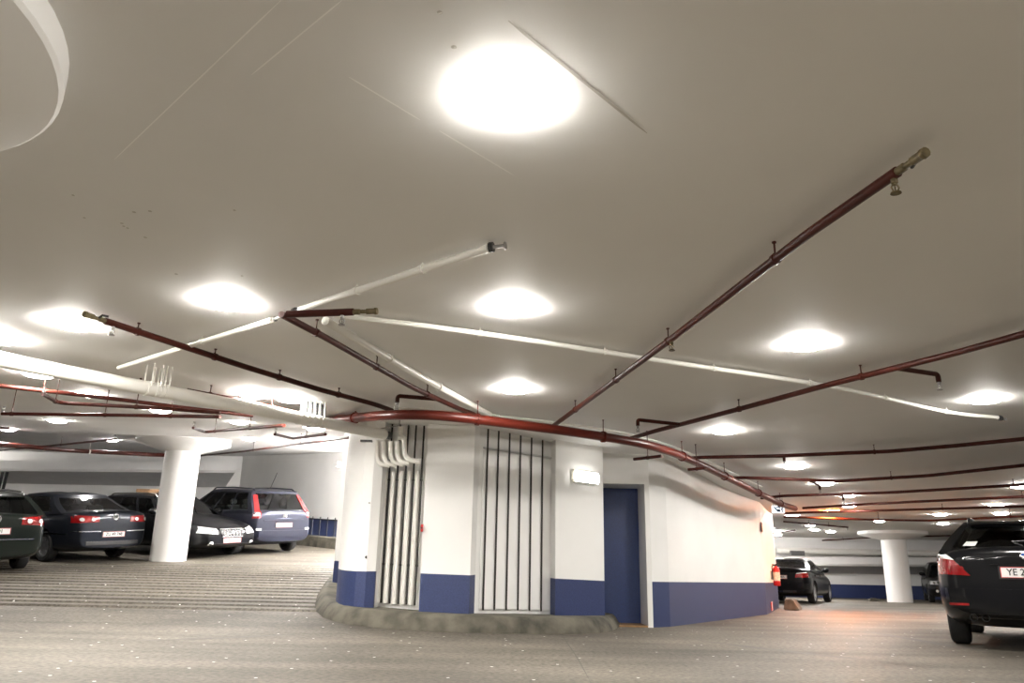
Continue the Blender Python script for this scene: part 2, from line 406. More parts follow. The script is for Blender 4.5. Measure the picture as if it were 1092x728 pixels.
for k in range(5):
    z = c1.z + (c0.z - c1.z) * (k + .5) / 5; bm = NB(); box(bm, (c0.x + .03, 34.53, z - .012), (c1.x - .03, 34.56, z + .012)); obj('slat', bm, BLACK, gr)

# ------------------------------------------------------------------ columns
def column(base, r, capr, label, capt=.22):
    x, y = base; fz, cz = floor_z(x, y), ceil_z(x, y)
    e = empty('round_column', (x, y, fz)); tag(e, label, 'column', 'round white columns')
    bm = NB(); lathe(bm, [(0, -.03), (r, -.03), (r, 0), (r, cz - fz - capt)], n=48); obj('shaft', bm, PIPEW if 0 else WHITE, e, 40)
    bm = NB(); lathe(bm, [(r * .98, cz - fz - capt), (r * 1.03, cz - fz - capt - .005), (capr * .985, cz - fz - .125), (capr, cz - fz - .11), (capr, cz - fz + .02)], n=64); obj('capital', bm, mat('capital_paint', (.84, .83, .815), .6), e, 30)
lc = FP(178.8, 597.5); column((lc.x, lc.y), .39, 1.05, 'round white column between the dark blue saloon and the black estate', .32)
rc = FP(960.2, 642); column((rc.x, rc.y), .44, 1.22, 'round white column in front of the blue dado at the garage end', .3)
def circ(a, b, c):
    ax, ay, bx, by, cx, cy = a.x, a.y, b.x, b.y, c.x, c.y; d = 2 * (ax * (by - cy) + bx * (cy - ay) + cx * (ay - by))
    ux = ((ax * ax + ay * ay) * (by - cy) + (bx * bx + by * by) * (cy - ay) + (cx * cx + cy * cy) * (ay - by)) / d
    uy = ((ax * ax + ay * ay) * (cx - bx) + (bx * bx + by * by) * (ax - cx) + (cx * cx + cy * cy) * (bx - ax)) / d
    return Vector((ux, uy)), (Vector((ax, ay)) - Vector((ux, uy))).length
cc, cr_ = circ(ZP(51, 0, 2.55), ZP(74, 70, 2.55), ZP(0, 139, 2.55)); print('CAP', cc, cr_)
column((cc.x, cc.y), .38, cr_, 'column with only its round capital showing in the top corner', .26)

# ------------------------------------------------------------------ ceiling lamps
def make_lamp(m):
    e = empty('ceiling_light')
    bm = NB(); lathe(bm, [(0, 0), (.135, 0), (.135, -.007), (0, -.007)], n=32); obj('base', bm, SIGNW, e, 40)
    bm = NB(); lathe(bm, [(.0, -.0075), (.148, -.0075), (.151, -.011), (.146, -.020), (.125, -.031), (.09, -.038), (.05, -.042), (0, -.043)], n=32); obj('diffuser', bm, m, e, 60)
    for k in range(3):
        a = math.radians(90 + 120 * k); bm = NB(); mt = Matrix.Rotation(a, 4, 'Z'); box(bm, (.139, -.005, -.028), (.157, .005, -.004), mtx=mt); obj('clip', bm, STEEL, e)
    return e
lamp0 = None
_b = make_lamp(LAMP2); bright = [ch.data for ch in _b.children if ch.name.startswith('diffuser')][0]
for ch in list(_b.children): bpy.data.objects.remove(ch)
bpy.data.objects.remove(_b)
lamps = [  # px, py, label
 (542, 118, 'large bright round ceiling lamp alone overhead, nearest of all the lamps'),
 (547, 337, 'round ceiling lamp above the white conduit that crosses the middle of the ceiling'),
 (549, 421, 'round ceiling lamp just above the red main pipe in front of the ribbed pipe recess'),
 (860, 375, 'round ceiling lamp between the long red branch pipe and the one with a side arm'),
 (1052, 432, 'round ceiling lamp over the curved end of the white conduit'),
 (773, 464.5, 'round ceiling lamp in the bay just past the blue door'),
 (848, 501.5, 'round ceiling lamp past the end corner of the core wall, between two branch pipes'),
 (880, 519, 'round ceiling lamp in the second bay past the core wall corner'),
 (904, 531.5, 'ceiling lamp in the third bay past the core wall corner'),
 (905, 542, 'ceiling lamp in the fourth bay past the core wall corner'),
 (938, 557.5, 'ceiling lamp just in front of the far round column'),
 (864, 562, 'ceiling lamp above the far black saloon, before the end of a short pipe'),
 (845, 552, 'small ceiling lamp near the running man sign'),
 (869, 566.5, 'ceiling lamp over the far black saloon, second from the overhead beam'),
 (886, 568.5, 'ceiling lamp closest to the overhead beam at the garage end'),
 (1063, 541, 'ceiling lamp over the roof of the black estate with plate YE'),
 (1003, 551, 'ceiling lamp between the far round column and the black estate, upper of two'),
 (1006, 560.3, 'ceiling lamp between the far round column and the black estate, lower of two'),
 (1068, 550, 'ceiling lamp half hidden behind the roof of the black estate'),
 (1089, 522, 'ceiling lamp at the right edge of the picture among the branch pipes'),
 (240, 331, 'round ceiling lamp left of the white conduit with the black couplings'),
 (75, 353, 'round ceiling lamp above the large white pipe near the left edge'),
 (-4, 368, 'ceiling lamp at the left edge where the large white pipe leaves the picture'),
 (40, 404.5, 'ceiling lamp under the large white pipe above the long red ramp pipe'),
 (94, 425.5, 'ceiling lamp between the two red ramp pipes'),
 (60.5, 452, 'ceiling lamp on the ramp above the dark blue saloon'),
 (7, 460.5, 'ceiling lamp on the ramp above the estate car at the picture edge'),
 (118, 471.5, 'ceiling lamp nearest the ramp end beam, left of the white column'),
 (170.5, 441.5, 'ceiling lamp just above the capital of the ramp column'),
 (270, 426.5, 'ceiling lamp above the large white pipe left of its striped hangers'),
 (309, 431, 'glaring ceiling lamp right behind the striped hangers of the large white pipe'),
 (254.5, 453.5, 'ceiling lamp beside the capital of the ramp column, over the people carrier'),
 (265.5, 470.5, 'ceiling lamp farthest up the ramp, over the people carrier'),
 (336, 461, 'ceiling lamp showing just under the large white pipe near the core'),
]
def copy_tree(o, parent=None):
    c = o.copy(); COL.objects.link(c)
    if parent: c.parent = parent
    for ch in o.children: copy_tree(ch, c)
    return c
lamp0 = make_lamp(LAMP)
for i, (px, py, lb_) in enumerate(lamps):
    e = lamp0 if i == 0 else copy_tree(lamp0)
    p = CP(px, py, .07); e.location = (p.x, p.y, ceil_z(p.x, p.y) - .001)
    if p.y > 15 and p.x < 0 or p.y > 21:
        for ch in e.children:
            if ch.name.startswith('diffuser'): ch.data = bright
    tag(e, lb_, 'lamp', 'round ceiling lamps')
for x, y in ((-2.9, 1.2), (2.8, 1.0), (0, -1.8), (5.5, 3.2), (-5.6, 1.6), (8.2, 6.2), (8.5, .5), (-8.5, 3.6), (-12, 6), (-8, -4), (3, -5), (12, 9), (13, 15), (18, 20), (-17, 16), (-18, 9), (-3.0, 17.5), (-3.3, 20.5), (-3.7, 22.2), (-2.9, 19), (-18.5, 24.5), (-21, 18), (-19.5, 27), (8.3, 27), (9.3, 30), (10.2, 33), (26, 34), (30, 34), (24.5, 28), (20, 26), (23, 30), (16, 9), (-1.2, -4.5), (.2, .6), (-1.4, -.4), (1.5, -.2), (4.6, 1.2), (-4.6, .4), (2.6, -1.6), (-2.8, -1.5), (5.2, -.6), (8, -4)):  # unseen lamps added to brighten ramp, garage end and near ceiling
    e = copy_tree(lamp0); e.location = (x, y, ceil_z(x, y) - .001); 
    if y > 16 and (x < 0 or x > 8):
        for ch in e.children:
            if ch.name.startswith('diffuser'): ch.data = bright
    tag(e, 'round ceiling lamp added as fill light outside the view', 'lamp', 'added round ceiling lamps outside the view')
FILL_TUBE = mat('fill_tube_diffuser', (.9, .9, .9), .4, emit=((1., .97, .95), 150))
for (x, y, z, a, l_) in ((-2.85, 17.6, 2.75, 97, 'lower'), (-2.62, 20.3, 3.0, 97, 'middle'), (-2.5, 22.4, 3.2, 97, 'upper'), (5.2, 21.75, 2.0, -20.5, 'end'), (9.9, 31, 2.42, 0, 'hanging'), (-3.85, 20.6, 3.35, 37, 'hanging ramp')):  # unseen tubes added to brighten the ramp and garage end walls
    e = empty('fill_tube_light', (x, y, z)); e.rotation_euler = (0, 0, math.radians(a)); tag(e, f'{l_} long tube lamp added as fill light, unseen behind the core', 'lamp', 'added tube lamps behind the core')
    bm = NB(); box(bm, (-.75, -.03, -.05), (.75, .03, .05)); obj('housing', bm, SIGNW, e)
    if l_[0] == 'h':
        for u in (-.6, .6):
            q = e.matrix_basis @ Vector((u, 0, .05)); bm = NB(); tube(bm, [Vector((u, 0, .05)), Vector((u, 0, ceil_z(q.x, q.y) - z))], .006, 6); obj('hanging_rod', bm, STEEL, e)
    bm = NB(); box(bm, (-.72, .032, -.06), (.72, .10, .06)); bmesh.ops.bevel(bm, geom=bm.edges[:], offset=.02, segments=2, affect='EDGES'); obj('diffuser', bm, FILL_TUBE, e, 40)
wl = make_lamp(WARM); wl.location = (7.9, 19.3, ceil_z(7.9, 19.3) - .001); tag(wl, 'orange ceiling lamp past the core wall corner above the tinted floor', 'lamp')

# ------------------------------------------------------------------ pipes
def along(pts, f):
    ls = [(b - a).length for a, b in zip(pts, pts[1:])]; t = f * sum(ls)
    for (a, b), l in zip(zip(pts, pts[1:]), ls):
        if t <= l: return a.lerp(b, t / l if l else 0)
        t -= l
    return pts[-1].copy()
def head_bm(p, up=False):
    bm = NB(); s = 1 if up else -1; z = lambda h: s * h
    lathe(bm, [(0, 0), (.015, 0), (.015, z(.02)), (.009, z(.024)), (.009, z(.03)), (.0, z(.03))], p, 10)
    for sx in (-1, 1): tube(bm, [p + Vector((sx * .009, 0, z(.026))), p + Vector((sx * .017, 0, z(.042))), p + Vector((sx * .006, 0, z(.066)))], .004, 6)
    lathe(bm, [(0, z(.036)), (.004, z(.036)), (.004, z(.062)), (0, z(.062))], p, 8)
    lathe(bm, [(0, z(.064)), (.022, z(.064)), (.024, z(.07)), (0, z(.072))], p, 12)
    return bm
def pipe(name, label, px, drop, r, m, cat='pipe', group=None, hang=(), heads=(), arms=(), valve=None, seg=12, end_drop=None, start_drop=None, hangm=None, fil=.12):
    n = len(px); pts = []
    for i, q in enumerate(px):
        dd = q[2] if len(q) > 2 else drop
        pts.append(CP(q[0], q[1], dd))
    for k_, o_ in ((0, 1), (-1, -2)):
        if px[k_][0] >= 1100 or px[k_][0] < 0:
            v_ = pts[k_] - pts[o_]; v_.z = 0; q_ = pts[k_] + v_.normalized() * 6; q_.z = ceil_z(q_.x, q_.y) - drop
            pts.insert(0, q_) if k_ == 0 else pts.append(q_)
    if end_drop: pts.append(Vector((pts[-1].x, pts[-1].y, ceil_z(pts[-1].x, pts[-1].y) - end_drop)))
    e = empty(name, pts[0]); e.location = (0, 0, 0); tag(e, label, cat, group)
    pl = fillet(pts, fil); bm = NB(); tube(bm, pl, r, seg); obj('pipe_run', bm, m, e, 50)
    for f in hang:
        p = along(pl, f); cz = ceil_z(p.x, p.y); bm = NB()
        q = along(pl, min(1, f + .01)) - along(pl, max(0, f - .01)); q = q.normalized()
        tube(bm, [p - q * .014, p + q * .014], r * 1.28, 10); tube(bm, [p + Vector((0, 0, r)), Vector((p.x, p.y, cz))], .0055, 6)
        if cz - p.z > .06: lathe(bm, [(0, 0), (.013, 0), (.013, -.008), (0, -.008)], (p.x, p.y, cz), 8)
        obj('pipe_hanger', bm, hangm or m, e, 50)
    for f, dn in heads:
        p = along(pl, f); obj('sprinkler_head', head_bm(p + Vector((0, 0, -r * .9)) if dn else p + Vector((0, 0, r * .9)), not dn), BRASS if dn == 2 else STEEL, e, 50)
    for a, b in arms:
        A_ = CP(*a, drop); B_ = CP(*b, drop); bm = NB(); tube(bm, fillet([A_, B_, B_ + Vector((0, 0, -.07))], .03), r * .82, 10); ao = obj('side_arm', bm, m, e, 50)
        obj('sprinkler_head', head_bm(B_ + Vector((0, 0, -.07))), STEEL, ao, 50)
    if valve:
        d_ = (pts[0] - pts[1]).normalized(); p = pts[0]; bm = NB()
        tube(bm, [p, p + d_ * .045, p + d_ * .05, p + d_ * .09, p + d_ * .095, p + d_ * .15, p + d_ * .155, p + d_ * .175], [r * .75, r * .75, r * .55, r * .55, r * .8, r * .8, r * .95, r * .9], 10)
        vo = obj('drain_valve', bm, BRASS, e, 40)
        bm = NB(); s = d_.cross(Vector((0, 0, 1))).normalized(); tube(bm, [p + d_ * .06, p + d_ * .06 - s * .045 + Vector((0, 0, .02)), p + d_ * .02 - s * .06 + Vector((0, 0, .02))], .009, 6); obj('valve_lever', bm, BLACK, vo)
    return e
DP, RB = .105, .026
pipe('fire_main_pipe', 'thick curved red main pipe running round the core just under the ceiling', [(330, 452, .06), (345, 449.5, .06), (366, 446.5, .065), (400, 443.5, .17), (425, 442), (450, 442), (475, 443.5), (500, 446), (540, 451), (590, 457.5), (640, 465), (685, 472.5), (720, 483), (750, 496.5), (780, 511), (810, 526), (832, 537), (848, 542)], .21, .055, PIPER, hang=(.16, .3, .42, .55, .68, .8, .92), group='red sprinkler pipes', fil=.6)
G = 'red sprinkler pipes'
pipe('sprinkler_pipe', 'long red branch pipe with a brass end valve reaching highest up the ceiling', [(957, 183), (862, 249), (715, 362), (590, 454)], DP, RB, PIPED, hang=(.16, .42, .62, .84), heads=((.004, 2), (.41, 2)), valve=1, group=G, end_drop=.12)
pipe('sprinkler_pipe', 'red branch pipe with two side arms crossing the white conduit', [(1120, 348), (1020, 376), (960, 391), (880, 411), (790, 435.5), (735, 450), (700, 459), (680, 465), (667, 469)], DP, RB, PIPED, hang=(.2, .45, .66, .8), arms=(((955, 392.3), (1000, 399)), ((727, 452.5), (680, 447.5))), group=G, end_drop=.12)
pipe('sprinkler_pipe', 'dark branch pipe leaving the red main past the blue door, with one side arm', [(1120, 465), (1020, 475), (950, 481), (828, 486), (745, 487.5), (728, 489)], DP, RB, PIPED, hang=(.25, .5, .75), arms=(((812, 486.4), (836, 486.5)),), group=G, end_drop=.12)
pipe('sprinkler_pipe', 'dark branch pipe over the ceiling lamp past the core wall corner', [(1120, 493), (990, 507), (890, 513), (862, 511.5), (790, 509), (772, 510)], DP, RB, PIPED, hang=(.25, .5, .75), arms=(((862, 511.5), (874, 517.5)),), group=G, end_drop=.12)
pipe('sprinkler_pipe', 'dark branch pipe fourth along the red main from the blue door', [(1120, 515), (950, 525), (835, 528.5), (812, 531)], DP, RB, PIPED, hang=(.3, .6), arms=(((893, 527), (899, 529)),), group=G, end_drop=.12)
pipe('sprinkler_pipe', 'dark branch pipe continuing from the end of the red main', [(1120, 528), (940, 536.5), (856, 541.5)], DP, RB, PIPED, hang=(.3, .6), group=G)
pipe('sprinkler_pipe', 'dark cross pipe passing behind the running man sign', [(1120, 539), (890, 545.5), (836, 547)], DP, RB, PIPED, hang=(.3, .7), group=G)
pipe('sprinkler_pipe', 'dark cross pipe just in front of the far round column', [(1120, 549), (990, 555), (930, 554), (836, 551)], .18, RB, PIPED, hang=(.3, .55, .8), group=G)
pipe('sprinkler_pipe', 'short dark pipe ending in a drop above the far black saloon', [(836, 556), (860, 558), (904, 562)], DP, RB, PIPED, heads=((.99, 1),), hang=(.4, .7), group=G)
pipe('sprinkler_pipe', 'very short dark pipe with a bent end beside the orange lit wall', [(848, 565), (833, 567.5)], DP, RB, PIPED, heads=((.98, 1),), hang=(.5,), group=G)
pipe('sprinkler_pipe', 'dark pipe near the overhead beam behind the far round column', [(860, 577), (930, 573), (1010, 571), (1050, 570)], DP, RB, PIPED, hang=(.3, .7), group=G)
pipe('sprinkler_pipe', 'red branch pipe slanting from the open ceiling to the striped hangers', [(112, 342), (190, 367.5), (260, 390.5), (340, 415), (400, 431), (418, 437.5)], .072, RB, PIPED, hang=(.08, .3, .52, .75), heads=((.02, 1),), valve=1, group=G)
pipe('sprinkler_pipe', 'red branch pipe below the crossing of the white conduits, with a short cross piece', [(300, 335), (345, 358.5), (440, 413), (490, 436), (506, 442)], DP, RB, PIPED, hang=(.12, .4, .7), arms=(((467, 425.5), (424, 422)),), group=G, end_drop=.12)
x_ = pipe('sprinkler_pipe', 'short red cross piece with an end valve beside the white conduit end', [(377, 332.5), (306, 335)], DP, RB, PIPED, heads=((.16, 1),), valve=1, group=G)
pipe('sprinkler_pipe', 'short dark stub sticking out under the red main above the blue door', [(676, 489.5), (706, 486)], .35, .02, PIPED, hang=(.5,), group=G)
pipe('sprinkler_pipe', 'short dark stub sticking out under the red main past the blue door', [(734, 500.5), (752, 499)], .35, .02, PIPED, hang=(.5,), group=G)
W = 'white conduits on the ceiling'
pipe('ceiling_conduit', 'white conduit ending in a dark coupling at the middle of the ceiling', [(520, 264.5), (320, 330)], .045, .024, PIPEW, 'conduit', W, hang=(.3, .65))
pipe('ceiling_conduit', 'white conduit running from the dark couplings down to the large white pipe', [(290, 341), (205, 367.5), (127, 392)], .045, .022, PIPEW, 'conduit', W, hang=(.4,))
pipe('ceiling_conduit', 'long white conduit crossing the whole ceiling to its curved end', [(356, 336), (450, 347), (540, 359), (620, 371.5), (700, 384), (790, 397), (870, 409), (930, 421), (985, 434), (1020, 441), (1064, 445)], .045, .022, PIPEW, 'conduit', W, hang=(.15, .3, .45, .6, .75, .9), fil=.5)
pipe('ceiling_conduit', 'broad white conduit running beside the red branch to the core', [(347, 342), (440, 397), (522, 442)], .045, .034, PIPEW, 'conduit', W, hang=(.3, .6))
pipe('ceiling_conduit', 'thin pale conduit following the red main round the core', [(425, 435.5), (500, 440), (560, 446.5), (610, 453), (660, 460), (710, 473), (760, 494), (812, 519)], .03, .016, PIPEW, 'conduit', W, hang=(.3, .6), fil=.4)
for q, lb_ in (((519, 264.5), 'dark end fitting on the middle of the ceiling'),):
    pass
for a, b, lb_ in (((521, 264), (540, 261.5), 'dark metal end fitting of the white conduit at the middle of the ceiling'), ((316, 331.5), (293, 340), 'dark metal coupling joining two white conduits at the pipe crossing'), ((1066, 445.5), (1072, 447), 'small metal fitting on the curved end of the long white conduit')):
    pa, pb = CP(*a, .05), CP(*b, .05); e = tag(empty('ceiling_fitting'), lb_, 'fitting', 'conduit fittings')
    bm = NB(); dv = (pb - pa).normalized(); L_ = (pb - pa).length
    tube(bm, [pa + dv * .004, pa + dv * .03], .03, 10); obj('collar', bm, BLACK, e); bm = NB(); tube(bm, [pa + dv * .03, pb - dv * .012], .011, 8); obj('stem', bm, STEEL, e)
    bm = NB(); tube(bm, [pb - dv * .012, pb - dv * .004], .022, 10); obj('end_ring', bm, STEEL, e)
# ramp pipes
def rp(label, px, drop, r, m, **k): return pipe('sprinkler_pipe', label, px, drop, r, m, group='pipes over the ramp', **k)
rp('long red pipe over the ramp starting at the picture edge', [(-40, 407), (0, 411.3), (60, 418), (120, 425), (200, 435), (270, 443)], .16, .022, PIPED, hang=(.18, .5, .75))
rp('red pipe with a bent end between two ramp lamps', [(46, 420), (62, 429.5), (160, 434.5), (235, 440)], .3, .019, PIPED, hang=(.2, .6), heads=((.004, 0),))
rp('long black level pipe over the ramp with an upturned end', [(2, 441), (130, 442.5), (235, 444.3)], .3, .02, PIPED, hang=(.04, .42, .75), heads=((.003, 0),))
rp('red pipe rising beside the ramp lamps to the striped hangers', [(200, 416), (240, 423.5), (300, 436), (352, 447)], .1, .022, PIPED, hang=(.12, .5))
rp('thin red pipe slanting across the ramp end above the beam', [(0, 480), (70, 473.5), (124, 468)], .2, .022, PIPED, hang=(.6,), heads=((.99, 0),))
rp('black bent pipe in front of the ramp column capital', [(206, 456), (219, 460.5), (252, 457.5), (303, 453.5)], .28, .02, PIPED, hang=(.3, .7), heads=((.01, 0),))
rp('black bent pipe above the people carrier', [(293, 463), (312, 467.5), (347, 463)], .28, .02, PIPED, hang=(.6,), heads=((.01, 0),))
rp('black pipe along the top of the ramp end wall', [(212, 486), (260, 481), (312, 474), (372, 466.5)], .2, .022, PIPED, hang=(.4, .7))
rp('thick red pipe lying above the white beam at the ramp end', [(-40, 470), (0, 473.5), (80, 480.5), (160, 484.5), (206, 486)], .34, .05, PIPED, hang=(.3, .55, .8), hangm=PIPEW)
rp('short dark pipe over the estate car at the picture edge', [(-20, 454.5), (10, 457)], .25, .02, PIPED, hang=(.5,))
# large white pipe with hangers
e = tag(empty('waste_water_pipe'), 'large white pipe crossing in front of the ramp to the core, on striped hangers', 'pipe')
A1, B1 = ZP(-260, 332.5, 2.29), ZP(410, 463.2, 2.345)
bm = NB(); tube(bm, [A1, A1.lerp(B1, .3), A1.lerp(B1, .6), B1], .066, 18); obj('pipe_run', bm, PIPEW, e, 50)
bm = NB(); dB = (B1 - A1).normalized(); tube(bm, [B1 + dB * .0, B1 + dB * .09], .05, 14); obj('coupling', bm, BLACK, e, 50)
def wrod(px, m, r):
    best = min((i / 400 for i in range(401)), key=lambda f: abs(px - (lambda q: 546 + FPX * (q - EYE).dot(_r) / (q - EYE).dot(_f))(A1.lerp(B1, f))))
    p = A1.lerp(B1, best); bm = NB(); cz = ceil_z(p.x, p.y); s = dB.cross(Vector((0, 0, 1))).normalized()
    tube(bm, [p - dB * .02, p + dB * .02], .072, 14)
    for sg in (-1, 1):
        if sg < 0 and r > .01: continue
        tube(bm, [p + s * sg * .066 + Vector((0, 0, .02)), Vector((p.x + s.x * sg * .066, p.y + s.y * sg * .066, cz))], r, 6)
    obj('pipe_hanger', bm, m, e, 50)
    if r > .01:
        q = p + dB * .05; bm = NB(); tube(bm, [q + s * -.05 + Vector((0, 0, .05)), Vector((q.x - s.x * .05, q.y - s.y * .05, ceil_z(q.x, q.y)))], .015, 6); obj('dark_gap_bar', bm, BLACK, e, 50)  # black bar stands in for the dark gap between hangers
for px in (158, 166, 171, 176): wrod(px, PIPEW, .007)
for px in (320, 325.5, 331, 336.5, 342): wrod(px, PIPEW, .012)
bm = NB(); box(bm, (-.03, -.03, -.012), (.12, .03, .012), mtx=Matrix.Translation(YP(387, 470, 10.0))); obj('bracket', bm, BLACK, e)

# ------------------------------------------------------------------ the core's pipes
yj = p2l.y - .02
J = [([(402, 470), (402.3, 488), (405, 494.5), (413, 495.5)], 'first white trap pipe below the end of the large white pipe, against the pilaster'),
     ([(409, 471), (409.5, 487), (413, 494), (420.5, 495)], 'second white trap pipe below the end of the large white pipe'),
     ([(416.3, 470.5), (416.7, 486), (420, 493), (427.5, 494)], 'third white trap pipe below the end of the large white pipe'),
     ([(423.4, 470), (423.8, 486), (427, 492.5), (434.5, 493.5)], 'fourth white trap pipe below the end of the large white pipe'),
     ([(424.5, 466), (431.2, 467), (431.5, 484), (435, 490), (446, 492)], 'capped white trap pipe closest to the wide white pilaster')]
for i, (pp, lb_) in enumerate(J):
    e = tag(empty('waste_trap'), lb_, 'pipe', 'white trap pipes on the core')
    q = [YP(*p, yj + .25 - .085 * i) for p in pp]; bm = NB(); tube(bm, fillet(q, .1, 6), .033, 14); obj('bend', bm, PIPEW, e, 60)
    bm = NB(); tube(bm, [q[-1] - (q[-1] - q[-2]).normalized() * .01, q[-1] + (q[-1] - q[-2]).normalized() * .03], .039, 14); obj('socket', bm, PIPEW, e, 60)
    if i == 4:
        bm = NB(); c = YP(427, 464, yj - .09); tube(bm, [c, c + Vector((0, 0, .05))], .03, 12); tube(bm, [c + Vector((0, 0, .05)), c + Vector((0, 0, .11))], .046, 16); obj('cap', bm, PIPEW, e, 50)
e = tag(empty('rod_bracket'), 'thin grey rod over the white trap pipes', 'bracket'); bm = NB(); tube(bm, [YP(402, 457.5, yj - .2), YP(426, 453.5, yj - .2)], .008, 8); obj('rod', bm, STEEL, e)
bm = NB(); q = YP(426, 453.5, yj - .2); tube(bm, [q, Vector((q.x, q.y, ceil_z(q.x, q.y)))], .006, 8); obj('hang_wire', bm, STEEL, e)

def vpipe(name, label, cat, group, p, z0, z1, r, m, clamps=()):
    e = tag(empty(name), label, cat, group); bm = NB(); tube(bm, [Vector((p.x, p.y, z0)), Vector((p.x, p.y, z1))], r, 12); obj('pipe_run', bm, m, e, 50)
    for z in clamps:
        bm = NB(); lathe(bm, [(r, -.012), (r * 1.35, -.012), (r * 1.35, .012), (r, .012)], (p.x, p.y, z), 12); obj('pipe_clamp', bm, m, e)
ordn = ['first', 'second', 'third', 'fourth', 'fifth', 'sixth', 'seventh']
def onl(a, b, px, off):
    dr = ray(px, 640); t = Vector((dr.x, dr.y)); dd = (b - a); den = t.x * dd.y - t.y * dd.x
    s = (a.x * dd.y - a.y * dd.x) / den; return t * s - Vector((0, off))
for i, px in enumerate((399.5, 407, 416, 425.3, 434, 443)):
    p = onl(r1a, r1b, px, .05); fz = floor_z(p.x, p.y) + KT
    vpipe('riser_pipe', f'{ordn[i]} thin dark riser from the curved pilaster in the recess under the white traps', 'pipe', 'dark risers under the white traps', p, fz + .012, ceil_z(p.x, p.y) - .005, .0125, PIPEB, (fz + .5, fz + 1.6))
for i, px in enumerate((403.3, 411.5, 420.6, 429.6, 438.5)):
    p = onl(r1a, r1b, px, .045); fz = floor_z(p.x, p.y) + KT
    vpipe('riser_pipe', f'{ordn[i]} white riser from the curved pilaster in the recess under the white traps', 'pipe', 'white risers under the white traps', p, fz + .012, 2.02, .034, PIPEW)
for i, px in enumerate((515.5, 527.5, 540, 552.3, 564.6, 577)):
    p = onl(r2a, r2b, px, .055); fz = floor_z(p.x, p.y) + KT
    vpipe('riser_pipe', f'{ordn[i]} thin dark riser from the wide pilaster in the recess with the grey rail', 'pipe', 'dark risers in the wide recess', p, fz + .012, ceil_z(p.x, p.y) - .005, .012, PIPEB)
zr = YP(548, 477, r2a.y - .05).z
e = tag(empty('wall_rail'), 'grey horizontal rail across the wide recess with dark risers', 'rail'); bm = NB()
a, b = onl(r2a, r2b, 511, .03), onl(r2a, r2b, 587, .03); tube(bm, [Vector((a.x, a.y, zr)), Vector((b.x, b.y, zr))], .013, 10); obj('rail_bar', bm, GREY, e)
edges = [509.5, 514, 526, 538.5, 551, 563.3, 575.5, 585]
BOARD = mat('white_board_paint', (.86, .85, .83), .4)
for i in range(7):
    a, b = onl(r2a, r2b, edges[i] + .8, .0), onl(r2a, r2b, edges[i + 1] - .8, .0); a -= Vector((0, .012)); b -= Vector((0, .012)); fz = max(floor_z(a.x, a.y), floor_z(b.x, b.y)) + KT
    bm = NB(); dd = Vector((b.x - a.x, b.y - a.y, 0)); L_ = dd.length; ang = math.atan2(dd.y, dd.x)
    box(bm, (0, -.018, 0), (L_, 0, zr - .03 - fz - .012), mtx=Matrix.Translation((a.x, a.y, fz + .012)) @ Matrix.Rotation(ang, 4, 'Z'))
    bmesh.ops.bevel(bm, geom=bm.edges[:], offset=.006, segments=2, affect='EDGES')
    tag(obj('cladding_board', bm, BOARD, smooth=40), f'{ordn[i]} white upright board from the wide pilaster under the grey rail', 'board', 'white boards in the wide recess')
# little fittings
def fitting(name, label, cat, p, size, m, sub=None, subm=None, group=None):
    e = tag(empty(name), label, cat, group); s = size
    bm = NB(); box(bm, (-s[0] / 2, -s[1], -s[2] / 2), (s[0] / 2, 0, s[2] / 2), mtx=Matrix.Translation(p)); bmesh.ops.bevel(bm, geom=bm.edges[:], offset=min(s) * .2, segments=2, affect='EDGES'); obj('housing', bm, m, e, 40)
    if sub:
        bm = NB(); lathe(bm, [(0, 0), (min(s[0], s[2]) * .35, 0), (min(s[0], s[2]) * .35, -.03), (0, -.035)], p - Vector((0, s[1], 0)), 12, axis=1); obj(sub, bm, subm, e, 40)
    return e
q = YP(450.3, 563, p2l.y - .01); fitting('alarm_button', 'small red alarm device on the edge of the wide white pilaster', 'alarm', q, (.03, .04, .095), RED, 'button', BLACK)
q = YP(391, 594, p1[-1].y - .035); fitting('wall_switch', 'small black handle low on the curved pilaster', 'switch', q, (.035, .04, .05), BLACK, 'lever', BLACK)
q = YP(394.5, 536.5, p1[-1].y - .03); fitting('cable_clip', 'narrow black clip halfway up the curved pilaster edge', 'clip', q, (.03, .03, .14), BLACK, 'screw', STEEL)
# emergency lamp on the pilaster beside the door
e = tag(empty('emergency_light'), 'lit white emergency lamp on the pilaster beside the blue door', 'lamp')
ap, bp_ = onl(p3l, p3r, 608.5, .0), onl(p3l, p3r, 637, .0); c = (ap + bp_) / 2; dd = bp_ - ap; z_ = YP(622.5, 508.8, c.y - .03).z
mt = Matrix.Translation((c.x, c.y, z_)) @ Matrix.Rotation(math.atan2(dd.y, dd.x), 4, 'Z') @ Matrix.Translation((0, -.002, 0))
w = dd.length / 2
bm = NB(); box(bm, (-w, -.045, -.095), (w, 0, .095), mtx=mt); bmesh.ops.bevel(bm, geom=bm.edges[:], offset=.02, segments=3, affect='EDGES'); obj('housing', bm, mat('lamp_housing', (.55, .53, .45), .4), e, 40)
bm = NB(); box(bm, (-w + .014, -.085, -.08), (w - .012, -.046, .078), mtx=mt); bmesh.ops.bevel(bm, geom=bm.edges[:], offset=.018, segments=3, affect='EDGES'); obj('diffuser', bm, EMLAMP, e, 40)
bm = NB(); box(bm, (-w + .02, -.09, -.094), (w - .08, -.05, -.082), mtx=mt); obj('lower_trim', bm, BLACK, e)
